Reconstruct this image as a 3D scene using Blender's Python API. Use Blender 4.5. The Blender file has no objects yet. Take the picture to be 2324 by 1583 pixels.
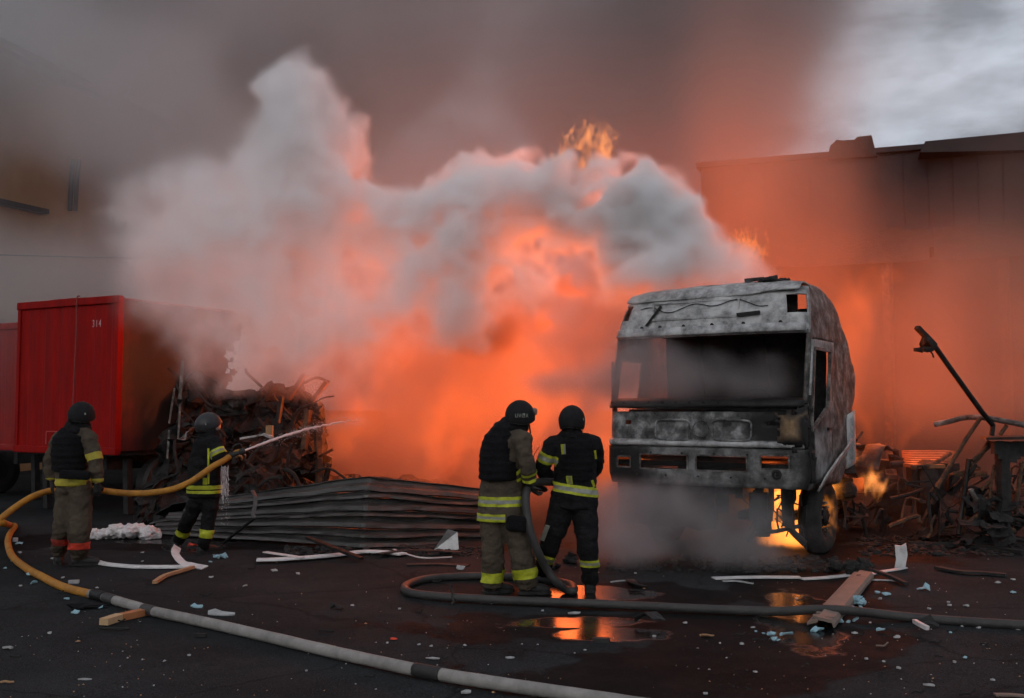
import bpy, bmesh, math, random
import numpy as np
from mathutils import Vector, Matrix, Quaternion
R = math.radians
scene = bpy.context.scene
C = scene.collection

# ------------------------------------------------------------------ camera
cam_d = bpy.data.cameras.new('camera')
cam = bpy.data.objects.new('camera', cam_d)
C.objects.link(cam)
cam_d.sensor_width = 36.0
cam_d.lens = 35.0
cam_d.clip_start, cam_d.clip_end = 0.1, 2000.0
EYE, PITCH = 1.8, R(3.4)
cam.location = (0, 0, EYE)
cam.rotation_euler = (R(90) + PITCH, 0, 0)
scene.camera = cam

# ------------------------------------------------------------------ sky
world = bpy.data.worlds.new('World')
scene.world = world
world.use_nodes = True
wn, wl = world.node_tree.nodes, world.node_tree.links
wn.clear()
w_out = wn.new('ShaderNodeOutputWorld')
w_bg = wn.new('ShaderNodeBackground')
sky = wn.new('ShaderNodeTexSky')
sky.sky_type = 'NISHITA'
sky.sun_disc = False
sky.sun_elevation = R(24)
sky.sun_rotation = R(192)
w_co = wn.new('ShaderNodeTexCoord')
w_map = wn.new('ShaderNodeMapping')
w_map.inputs['Scale'].default_value = (2.2, 2.2, 6.0)
w_noise = wn.new('ShaderNodeTexNoise')
w_noise.inputs['Scale'].default_value = 2.6
w_noise.inputs['Detail'].default_value = 8
w_noise.inputs['Roughness'].default_value = 0.55
w_ramp = wn.new('ShaderNodeValToRGB')
w_ramp.color_ramp.elements[0].position = 0.36
w_ramp.color_ramp.elements[0].color = (3.1, 3.2, 3.5, 1)
w_ramp.color_ramp.elements[1].position = 0.60
w_ramp.color_ramp.elements[1].color = (7.2, 7.6, 8.4, 1)
w_mix = wn.new('ShaderNodeMixRGB')
w_mix.inputs[0].default_value = 0.9
wl.new(w_co.outputs['Generated'], w_map.inputs['Vector'])
wl.new(w_map.outputs[0], w_noise.inputs['Vector'])
wl.new(w_noise.outputs[0], w_ramp.inputs[0])
wl.new(sky.outputs[0], w_mix.inputs[1])
wl.new(w_ramp.outputs[0], w_mix.inputs[2])
wl.new(w_mix.outputs[0], w_bg.inputs['Color'])
w_bg.inputs['Strength'].default_value = 0.115
wl.new(w_bg.outputs[0], w_out.inputs['Surface'])

# ------------------------------------------------------------------ sun behind the overcast
sun_d = bpy.data.lights.new('sun', 'SUN')
sun_d.energy = 0.75
sun_d.angle = R(40)
sun_d.color = (1.0, 0.95, 0.9)
sun = bpy.data.objects.new('sun', sun_d)
C.objects.link(sun)
sun.rotation_euler = (R(66), 0, R(-12))

# ------------------------------------------------------------------ exposure and sampling
vs = scene.view_settings
scene.display_settings.display_device = 'sRGB'
vs.view_transform = 'Standard'
vs.look = 'None'
vs.exposure = -0.3
vs.gamma = 1.0
vs.use_curve_mapping = False
cy = scene.cycles
scene.render.engine = 'CYCLES'
cy.use_denoising = True
cy.denoiser = 'OPENIMAGEDENOISE'
cy.use_adaptive_sampling = True
cy.adaptive_threshold = 0.06
cy.adaptive_min_samples = 16
cy.time_limit = 1000
cy.max_bounces = 6
cy.diffuse_bounces = 2
cy.glossy_bounces = 2
cy.transmission_bounces = 2
cy.transparent_max_bounces = 16
cy.volume_bounces = 4
cy.use_light_tree = False
cy.volume_step_rate = 3.2
cy.volume_max_steps = 256
cy.caustics_reflective = cy.caustics_refractive = False
cy.sample_clamp_indirect = 4.0
scene.render.film_transparent = False

# ------------------------------------------------------------------ layout: pixels of a 2324 x 1583 print to points in the place
FPX = 2324 * 35.0 / 36.0
def ray(u, v):
    x, y = (u - 1162) / FPX, (791.5 - v) / FPX
    c, s = math.cos(PITCH), math.sin(PITCH)
    return Vector((x, c - y * s, s + y * c))
def at(u, v, d):
    """point seen at (u, v) whose distance along Y is d"""
    r = ray(u, v)
    return Vector((0, 0, EYE)) + r * (d / r.y)
def gnd(u, v, z=0.0):
    """ground point seen at (u, v)"""
    r = ray(u, v)
    return Vector((0, 0, EYE)) + r * ((z - EYE) / r.z)
def ppm(d):
    return FPX / d          # print pixels per metre at distance d
# ------------------------------------------------------------------ materials
MATS = {}
def mat(name, c1, c2=None, rough=.8, metal=0.0, scale=6.0, ramp=(.35, .65), bump=0.0, bscale=None, c3=None, spec=0.4, rough2=None, stretch=(1, 1, 1), detail=7, emit=None, es=0):
    if name in MATS: return MATS[name]
    m = bpy.data.materials.new(name); m.use_nodes = True
    t = m.node_tree; N, L = t.nodes, t.links
    b = N['Principled BSDF']
    b.inputs['Metallic'].default_value = metal
    b.inputs['Roughness'].default_value = rough
    b.inputs['Specular IOR Level'].default_value = spec
    co = N.new('ShaderNodeTexCoord'); mp = N.new('ShaderNodeMapping')
    mp.inputs['Scale'].default_value = stretch
    L.new(co.outputs['Object'], mp.inputs[0])
    nz = N.new('ShaderNodeTexNoise'); nz.inputs['Scale'].default_value = scale; nz.inputs['Detail'].default_value = detail; nz.inputs['Roughness'].default_value = .68
    L.new(mp.outputs[0], nz.inputs['Vector'])
    c2 = c2 or tuple(x * .6 for x in c1)
    rp = N.new('ShaderNodeValToRGB'); e = rp.color_ramp.elements
    e[0].position, e[0].color = ramp[0], (*c2, 1)
    e[1].position, e[1].color = ramp[1], (*c1, 1)
    if c3:
        q = e.new((ramp[0] + ramp[1]) / 2); q.color = (*c3, 1)
    L.new(nz.outputs[0], rp.inputs[0]); L.new(rp.outputs[0], b.inputs['Base Color'])
    if rough2 is not None:
        mr = N.new('ShaderNodeMapRange'); mr.inputs[1].default_value, mr.inputs[2].default_value = ramp
        mr.inputs[3].default_value, mr.inputs[4].default_value = rough2, rough
        L.new(nz.outputs[0], mr.inputs[0]); L.new(mr.outputs[0], b.inputs['Roughness'])
    if bump:
        n2 = N.new('ShaderNodeTexNoise'); n2.inputs['Scale'].default_value = bscale or scale * 4; n2.inputs['Detail'].default_value = 5
        L.new(mp.outputs[0], n2.inputs['Vector'])
        bp = N.new('ShaderNodeBump'); bp.inputs['Strength'].default_value = bump; bp.inputs['Distance'].default_value = .02
        L.new(n2.outputs[0], bp.inputs['Height']); L.new(bp.outputs[0], b.inputs['Normal'])
    if emit:
        b.inputs['Emission Color'].default_value = (*emit, 1); b.inputs['Emission Strength'].default_value = es
    MATS[name] = m
    return m

# ------------------------------------------------------------------ meshes
class MB:
    def __init__(s): s.v, s.f, s.mi = [], [], []
    def add(s, verts, faces, mi=0):
        o = len(s.v); s.v += [tuple(p) for p in verts]
        s.f += [tuple(i + o for i in f) for f in faces]; s.mi += [mi] * len(faces)
        return s
    def box(s, c, size, rot=None, mi=0):
        hx, hy, hz = (q / 2 for q in size); M = rot.to_matrix() if hasattr(rot, 'to_matrix') else (rot or Matrix.Identity(3))
        c = Vector(c)
        vs_ = [c + M @ Vector((x, y, z)) for x in (-hx, hx) for y in (-hy, hy) for z in (-hz, hz)]
        return s.add(vs_, [(0, 1, 3, 2), (4, 6, 7, 5), (0, 4, 5, 1), (2, 3, 7, 6), (0, 2, 6, 4), (1, 5, 7, 3)], mi)
    def tube(s, pts, r, n=8, caps=True, mi=0, up=None, flat=1.0):
        pts = [Vector(p) for p in pts]; m = len(pts)
        rs = r if isinstance(r, (list, tuple)) else [r] * m
        rows, prev = [], None
        for i, p in enumerate(pts):
            t = (pts[min(i + 1, m - 1)] - pts[max(i - 1, 0)])
            t = t.normalized() if t.length > 1e-9 else Vector((0, 0, 1))
            if prev is None:
                a = Vector(up) if up else (Vector((0, 0, 1)) if abs(t.z) < .9 else Vector((1, 0, 0)))
                a = (a - t * a.dot(t)).normalized()
            else:
                a = (prev - t * prev.dot(t))
                a = a.normalized() if a.length > 1e-6 else prev
            prev = a; b = t.cross(a)
            rr = rs[i]; ra, rb = (rr if isinstance(rr, (tuple, list)) else (rr, rr * flat))
            rows.append([p + a * (ra * math.cos(2 * math.pi * k / n)) + b * (rb * math.sin(2 * math.pi * k / n)) for k in range(n)])
        vs_ = [q for row in rows for q in row]; fs = []
        for i in range(m - 1):
            for k in range(n):
                fs.append((i * n + k, i * n + (k + 1) % n, (i + 1) * n + (k + 1) % n, (i + 1) * n + k))
        if caps:
            fs.append(tuple(range(n - 1, -1, -1))); fs.append(tuple((m - 1) * n + k for k in range(n)))
        return s.add(vs_, fs, mi)
    def bar(s, a, b, w, h, up=(0, 0, 1), mi=0):
        a, b = Vector(a), Vector(b); t = (b - a).normalized(); u = Vector(up)
        u = (u - t * u.dot(t))
        u = u.normalized() if u.length > 1e-5 else t.orthogonal().normalized()
        q = t.cross(u)
        vs_ = [p + q * (x * w / 2) + u * (y * h / 2) for p in (a, b) for x, y in ((-1, -1), (1, -1), (1, 1), (-1, 1))]
        return s.add(vs_, [(3, 2, 1, 0), (4, 5, 6, 7), (0, 1, 5, 4), (1, 2, 6, 5), (2, 3, 7, 6), (3, 0, 4, 7)], mi)
    def lathe(s, prof, origin, axis, n=24, mi=0):
        ax = Vector(axis).normalized(); a = ax.orthogonal().normalized(); b = ax.cross(a); o = Vector(origin)
        m = len(prof)
        vs_ = [o + ax * h + (a * math.cos(2 * math.pi * k / n) + b * math.sin(2 * math.pi * k / n)) * r for r, h in prof for k in range(n)]
        fs = [(i * n + k, i * n + (k + 1) % n, (i + 1) * n + (k + 1) % n, (i + 1) * n + k) for i in range(m - 1) for k in range(n)]
        fs += [tuple(range(n - 1, -1, -1)), tuple((m - 1) * n + k for k in range(n))]
        return s.add(vs_, fs, mi)
    def prism(s, poly, a, b, mi=0):
        """poly: points, extruded by vector b-a"""
        d = Vector(b) - Vector(a); n = len(poly); P0 = [Vector(p) for p in poly]
        return s.add(P0 + [p + d for p in P0], [tuple(range(n - 1, -1, -1)), tuple(range(n, 2 * n))] + [(k, (k + 1) % n, n + (k + 1) % n, n + k) for k in range(n)], mi)
    def grid(s, f, nu, nv, mi=0, keep=None, thick=None):
        """surface f(i,j) on a grid"""
        o = [f(i, j) for i in range(nu) for j in range(nv)]
        fs = [(i * nv + j, (i + 1) * nv + j, (i + 1) * nv + j + 1, i * nv + j + 1) for i in range(nu - 1) for j in range(nv - 1) if keep is None or keep(i, j)]
        return s.add(o, fs, mi)
    def mesh(s, name):
        me = bpy.data.meshes.new(name); me.from_pydata(s.v, [], s.f); me.polygons.foreach_set('material_index', s.mi); me.update()
        return me
def link(name, me, m=None, parent=None, smooth=False, world=True, solid=None, bevel=None, recalc=True):
    if recalc:
        bm = bmesh.new(); bm.from_mesh(me); bmesh.ops.recalc_face_normals(bm, faces=bm.faces); bm.to_mesh(me); bm.free()
    if m is not None:
        for q in (m if isinstance(m, (list, tuple)) else [m]): me.materials.append(q)
    if smooth: me.polygons.foreach_set('use_smooth', [True] * len(me.polygons))
    o = bpy.data.objects.new(name, me); C.objects.link(o)
    if parent is not None:
        o.parent = parent
        if world:
            p = parent; Mw = Matrix.Identity(4)
            chain = []
            while p is not None: chain.append(p); p = p.parent
            for p in reversed(chain): Mw = Mw @ p.matrix_basis
            me.transform(Mw.inverted())
    if solid:
        md = o.modifiers.new('thickness', 'SOLIDIFY'); md.thickness = solid; md.offset = 0
    if bevel:
        md = o.modifiers.new('edge', 'BEVEL'); md.width = bevel; md.segments = 2; md.limit_method = 'ANGLE'
    return o
def obj(name, mb, m, parent=None, **k):
    return link(name, mb.mesh(name), m, parent, **k)
def thing(name, label, cat, loc=(0, 0, 0), rz=0.0, group=None):
    o = bpy.data.objects.new(name, None); C.objects.link(o); o.empty_display_size = .1
    o.location = loc; o.rotation_euler = (0, 0, rz)
    return tag(o, label, cat, group)
def tag(o, label, cat=None, group=None, kind=None):
    o['label'] = label
    if cat: o['category'] = cat
    if group: o['group'] = group
    if kind: o['kind'] = kind
    return o
def catmull(pts, n=6):
    pts = [Vector(p) for p in pts]; P_ = [pts[0] * 2 - pts[1]] + pts + [pts[-1] * 2 - pts[-2]]; out = []
    for i in range(1, len(P_) - 2):
        a, b, c, d = P_[i - 1:i + 3]
        for k in range(n):
            t = k / n
            out.append(.5 * ((2 * b) + (c - a) * t + (2 * a - 5 * b + 4 * c - d) * t * t + (3 * b - a - 3 * c + d) * t ** 3))
    return out + [pts[-1]]
from mathutils import noise as mnoise
def fn(p, s=1.0, seed=0.0, oct=3):
    return mnoise.fractal(Vector(p) * s + Vector((seed * 7.1, seed * 3.3, seed * 5.7)), 0.9, 2.0, oct)
def remesh(mb, voxel, smooth_it=4, disp=None, name='m'):
    """closed pieces merged into one continuous surface"""
    me = mb.mesh(name)
    bm = bmesh.new(); bm.from_mesh(me); bmesh.ops.recalc_face_normals(bm, faces=bm.faces); bm.to_mesh(me); bm.free()
    o = bpy.data.objects.new('tmp', me); C.objects.link(o)
    a = o.modifiers.new('r', 'REMESH'); a.mode = 'VOXEL'; a.voxel_size = voxel
    if smooth_it:
        b = o.modifiers.new('s', 'SMOOTH'); b.iterations = smooth_it; b.factor = .5
    dg = bpy.context.evaluated_depsgraph_get(); dg.update()
    r = bpy.data.meshes.new_from_object(o.evaluated_get(dg))
    bpy.data.objects.remove(o); bpy.data.meshes.remove(me)
    if disp:
        nr = [v.normal.copy() for v in r.vertices]
        new = [v.co + n * disp(v.co) for v, n in zip(r.vertices, nr)]
        r.vertices.foreach_set('co', [x for p in new for x in p]); r.update()
    r.name = name
    return r
# ------------------------------------------------------------------ the palette
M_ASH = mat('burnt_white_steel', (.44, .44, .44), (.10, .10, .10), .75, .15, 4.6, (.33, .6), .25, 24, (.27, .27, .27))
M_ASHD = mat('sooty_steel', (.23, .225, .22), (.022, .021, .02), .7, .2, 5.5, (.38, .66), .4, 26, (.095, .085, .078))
M_SCALE = mat('scaled_steel', (.30, .30, .30), (.02, .02, .02), .65, .25, 4.5, (.38, .62), .35, 30, (.10, .10, .10))
M_CHAR = mat('charred', (.022, .021, .02), (.006, .006, .006), .85, 0, 7, (.35, .65), .5, 30)
M_CHARM = mat('charred_metal', (.035, .032, .03), (.008, .008, .008), .55, .5, 6, (.4, .7), .4, 28)
M_RUST = mat('scorched_rust', (.16, .075, .035), (.03, .022, .018), .8, .2, 8, (.4, .65), .4, 30)
M_RED = mat('red_paint', (.29, .006, .004), (.15, .005, .004), .6, 0, 3.4, (.3, .7), .08, 30, spec=.08, stretch=(1.6, 1.6, .22))
M_BLACK = mat('black_cloth', (.014, .014, .015), (.005, .005, .006), .95, 0, 9, (.3, .7), .7, 40, spec=.15)
M_TAN = mat('tan_cloth', (.085, .066, .047), (.045, .037, .028), .95, 0, 6, (.3, .7), .7, 32, spec=.15)
M_VEST = mat('vest_cloth', (.009, .009, .010), (.004, .004, .005), .95, 0, 20, (.3, .7), .6, 70, spec=.15)
M_YEL = mat('fluorescent_yellow', (.42, .46, .02), (.20, .22, .02), .65, 0, 9, (.25, .6), .25, 60)
M_SIL = mat('silver_reflex', (.30, .31, .27), (.20, .20, .17), .5, .1, 22, (.3, .7), .1, 60)
M_ORB = mat('fluorescent_orange', (.75, .07, .035), (.5, .05, .03), .6, 0, 22, (.3, .7))
M_HELM = mat('helmet_shell', (.016, .016, .017), (.008, .008, .009), .8, 0, 14, (.3, .7), .3, 90, spec=.15)
M_SKIN = mat('skin', (.42, .25, .18), (.34, .19, .13), .6, 0, 14, (.3, .7))
M_RUB = mat('black_rubber', (.022, .021, .02), (.012, .011, .011), .65, 0, 14, (.3, .7), .25, 60)
M_HOSEY = mat('yellow_hose', (.46, .20, .016), (.22, .09, .012), .65, 0, 7, (.3, .7), .15, 60)
M_HOSEG = mat('grey_hose', (.30, .285, .265), (.14, .133, .125), .75, 0, 5, (.28, .7), .2, 60)
M_HOSED = mat('dark_hose', (.045, .042, .04), (.022, .02, .02), .6, 0, 6, (.3, .7), .25, 50)
M_WHITE = mat('white_trim', (.56, .55, .55), (.28, .26, .26), .6, 0, 6, (.25, .55), .15, 40)
M_BLUE = mat('blue_scrap', (.32, .48, .54), (.18, .32, .38), .7, 0, 16, (.3, .7), .3, 60)
M_PAPER = mat('pale_scrap', (.40, .41, .41), (.22, .22, .22), .8, 0, 18, (.3, .7), .2, 60)
M_WOOD = mat('raw_wood', (.42, .25, .13), (.27, .15, .075), .8, 0, 5, (.3, .7), .3, 20, stretch=(1, 1, 8))
M_BOARD = mat('grey_board', (.20, .15, .125), (.13, .10, .08), .7, 0, 5, (.3, .7), .1, 30)
M_SHEET = mat('dull_sheet_metal', (.10, .095, .09), (.028, .026, .025), .5, .45, 2.2, (.3, .62), .15, 20, stretch=(.5, 1, 2.5))
M_WOOL = mat('glass_wool', (.72, .70, .70), (.45, .42, .42), 1, 0, 14, (.3, .7), .8, 40, spec=.05)
M_OCHRE = mat('ochre_render', (.42, .24, .10), (.33, .18, .08), .9, 0, 1.2, (.3, .7), .1, 20)
M_WARE = mat('dark_cladding', (.025, .025, .028), (.014, .014, .016), .8, .1, 1.0, (.3, .7), .1, 10)
M_STEEL = mat('aluminium', (.5, .5, .5), (.3, .3, .3), .4, .8, 10, (.3, .7))
# ------------------------------------------------------------------ ground
def ground_mat():
    m = bpy.data.materials.new('asphalt'); m.use_nodes = True
    t = m.node_tree; N, L = t.nodes, t.links; b = N['Principled BSDF']
    geo = N.new('ShaderNodeNewGeometry')
    def noise(sc, det=6, rgh=.6, vec=None):
        n = N.new('ShaderNodeTexNoise'); n.inputs['Scale'].default_value = sc; n.inputs['Detail'].default_value = det; n.inputs['Roughness'].default_value = rgh
        L.new(vec or geo.outputs['Position'], n.inputs['Vector']); return n.outputs[0]
    def math_(op, a, c, clamp=False):
        q = N.new('ShaderNodeMath'); q.operation = op; q.use_clamp = clamp
        for k, w in enumerate((a, c)):
            if isinstance(w, (int, float)): q.inputs[k].default_value = w
            elif w is not None: L.new(w, q.inputs[k])
        return q.outputs[0]
    def mr(x, a, c, lo=0., hi=1., sm=True):
        q = N.new('ShaderNodeMapRange'); q.interpolation_type = 'SMOOTHSTEP' if sm else 'LINEAR'
        for k, w in enumerate((a, c, lo, hi)): q.inputs[k + 1].default_value = w
        L.new(x, q.inputs[0]); return q.outputs[0]
    warp = math_('MULTIPLY', math_('SUBTRACT', noise(1.1, 5, .6), .5), 2.1)
    def blob(px, py, rx, ry, ang=0.0):
        mp = N.new('ShaderNodeMapping'); mp.vector_type = 'TEXTURE'
        mp.inputs['Location'].default_value = (px, py, 0); mp.inputs['Rotation'].default_value = (0, 0, ang); mp.inputs['Scale'].default_value = (rx, ry, 1)
        L.new(geo.outputs['Position'], mp.inputs[0])
        ln = N.new('ShaderNodeVectorMath'); ln.operation = 'LENGTH'; L.new(mp.outputs[0], ln.inputs[0])
        return math_('ADD', ln.outputs['Value'], warp)
    def union(xs):
        o = xs[0]
        for x in xs[1:]: o = math_('MINIMUM', o, x)
        return o
    # wet film: the run-off from the truck and the wet ground round the pair
    wet_sh = []
    for (u, v, rx, ry, a) in WET: p = gnd(u, v); wet_sh.append(blob(p.x, p.y, rx, ry, a))
    wet = mr(union(wet_sh), .88, 1.0, 1, 0)
    pud_sh = []
    for (u, v, rx, ry, a) in PUDDLE: p = gnd(u, v); pud_sh.append(blob(p.x, p.y, rx, ry, a))
    pud = mr(union(pud_sh), .80, 1.02, 1, 0)
    grain = noise(75, 3, .7); patch = noise(.55, 6, .6)
    vor = N.new('ShaderNodeTexVoronoi'); vor.inputs['Scale'].default_value = 90; L.new(geo.outputs['Position'], vor.inputs['Vector'])
    stone = mr(vor.outputs['Distance'], .0, .42, 1, 0)
    base = math_('MULTIPLY', mr(patch, .3, .75, .016, .030), mr(grain, .3, .7, .35, 1.8, False))
    speck = mr(noise(130, 2, .6), .66, .74, 0, .13)
    crack = N.new('ShaderNodeTexVoronoi'); crack.feature = 'DISTANCE_TO_EDGE'; crack.inputs['Scale'].default_value = .38
    wv = N.new('ShaderNodeVectorMath'); wv.operation = 'MULTIPLY_ADD'; wv.inputs[1].default_value = (.5, .5, 0); nzc = N.new('ShaderNodeTexNoise'); nzc.inputs['Scale'].default_value = 2.2; L.new(geo.outputs['Position'], nzc.inputs['Vector']); L.new(nzc.outputs['Color'], wv.inputs[0]); L.new(geo.outputs['Position'], wv.inputs[2]); L.new(wv.outputs[0], crack.inputs['Vector'])
    ck = mr(crack.outputs['Distance'], .0, .010, .62, 1)
    base = math_('MULTIPLY', math_('ADD', base, speck), ck)
    base = math_('MULTIPLY', base, mr(wet, 0, 1, 1, .36, False))
    col = N.new('ShaderNodeCombineColor')
    L.new(math_('MULTIPLY', base, .9), col.inputs[0]); L.new(math_('MULTIPLY', base, .97), col.inputs[1]); L.new(math_('MULTIPLY', base, 1.02), col.inputs[2])
    L.new(col.outputs[0], b.inputs['Base Color'])
    r0 = mr(noise(3.0, 5), .3, .7, .84, .97)
    rw = math_('SUBTRACT', r0, math_('MULTIPLY', wet, .16))
    rp = N.new('ShaderNodeMix'); rp.data_type = 'FLOAT'
    L.new(pud, rp.inputs[0]); L.new(rw, rp.inputs[2]); rp.inputs[3].default_value = .18
    L.new(rp.outputs[0], b.inputs['Roughness'])
    L.new(mr(pud, 0, 1, .05, .4, False), b.inputs['Specular IOR Level'])
    hgt = math_('ADD', math_('MULTIPLY', stone, .6), math_('MULTIPLY', grain, .5))
    hgt = math_('MULTIPLY', hgt, mr(pud, 0, 1, 1, .02, False))
    hgt = math_('ADD', hgt, math_('MULTIPLY', noise(9, 3, .5), .25))
    bp = N.new('ShaderNodeBump'); bp.inputs['Distance'].default_value = .012
    L.new(mr(pud, 0, 1, .8, .4, False), bp.inputs['Strength'])
    L.new(hgt, bp.inputs['Height']); L.new(bp.outputs[0], b.inputs['Normal'])
    return m
WET = [(1560, 1520, 1.5, .75, .2), (1700, 1430, 1.2, 1.3, .1), (1820, 1330, .9, 1.6, -.2), (1400, 1350, 1.3, .8, 0), (420, 1225, 2.6, 1.1, 0), (1300, 1420, 1.6, .55, 0), (1700, 1250, 3.0, 1.4, 0), (150, 1230, 1.6, .8, 0)]
PUDDLE = [(1290, 1412, .70, .28, .05), (1330, 1345, .65, .45, 0), (1815, 1400, .34, 1.4, -.25), (1400, 1440, .5, .3, 0), (400, 1228, .9, .3, 0), (445, 1240, .4, .5, 0)]
def build_ground():
    mb = MB()
    xs = [-600, -120, -40] + [-16 + i * .5 for i in range(65)] + [40, 120, 600]
    ys = [-60, -10, 0, 4] + [5 + i * .35 for i in range(60)] + [40, 120, 700]
    mb.grid(lambda i, j: (xs[i], ys[j], .012 * fn((xs[i], ys[j], 0), .7) if abs(xs[i]) < 17 and 4 < ys[j] < 26 else 0), len(xs), len(ys))
    o = obj('ground', mb, ground_mat(), smooth=True)
    tag(o, 'dark asphalt yard, wet and littered', kind='structure')
build_ground()
# ------------------------------------------------------------------ burnt lorry
TRX, TRY, TRA = 2.23, 11.95, R(-33)
def cab_local(u, v, ylocal=0.0):
    """point of the plane `ylocal` metres behind the cab's front, seen at (u, v), in cab coordinates"""
    Mi = (Matrix.Translation((TRX, TRY, 0)) @ Matrix.Rotation(TRA, 4, 'Z')).inverted()
    o = Mi @ Vector((0, 0, EYE)); d = Mi.to_3x3() @ ray(u, v)
    t = (ylocal - o.y) / d.y
    return o + d * t
def soot_mat(name, c1, c2, c3, centres, scale=3.4, rough=.7):
    m = mat(name, c1, c2, rough, .2, scale, (.36, .64), .3, 26, c3)
    t = m.node_tree; N, L = t.nodes, t.links; b = N['Principled BSDF']
    src = b.inputs['Base Color'].links[0].from_socket
    co = N.new('ShaderNodeTexCoord'); nz = N.new('ShaderNodeTexNoise'); nz.inputs['Scale'].default_value = 2.8; nz.inputs['Detail'].default_value = 6
    L.new(co.outputs['Object'], nz.inputs['Vector'])
    acc = None
    for (x, y, z, rx, ry, rz) in centres:
        mp = N.new('ShaderNodeMapping'); mp.vector_type = 'TEXTURE'; mp.inputs['Location'].default_value = (x, y, z); mp.inputs['Scale'].default_value = (rx, ry, rz)
        L.new(co.outputs['Object'], mp.inputs[0])
        ln = N.new('ShaderNodeVectorMath'); ln.operation = 'LENGTH'; L.new(mp.outputs[0], ln.inputs[0])
        if acc is None: acc = ln.outputs['Value']
        else:
            q = N.new('ShaderNodeMath'); q.operation = 'MINIMUM'; L.new(acc, q.inputs[0]); L.new(ln.outputs['Value'], q.inputs[1]); acc = q.outputs[0]
    ad = N.new('ShaderNodeMath'); ad.operation = 'MULTIPLY_ADD'; ad.inputs[1].default_value = 1.6; L.new(nz.outputs[0], ad.inputs[0]); L.new(acc, ad.inputs[2])
    mr = N.new('ShaderNodeMapRange'); mr.inputs[1].default_value = 1.55; mr.inputs[2].default_value = 2.05; L.new(ad.outputs[0], mr.inputs[0])
    mx = N.new('ShaderNodeMixRGB'); mx.inputs[1].default_value = (.010, .009, .009, 1); L.new(mr.outputs[0], mx.inputs[0]); L.new(src, mx.inputs[2]); L.new(mx.outputs[0], b.inputs['Base Color'])
    return m
SOOT = [(1.0, .1, 1.58, .42, 1, .26), (1.15, .4, 1.75, .3, .35, .35), (1.2, .25, 1.15, .25, .2, .5)]
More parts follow.
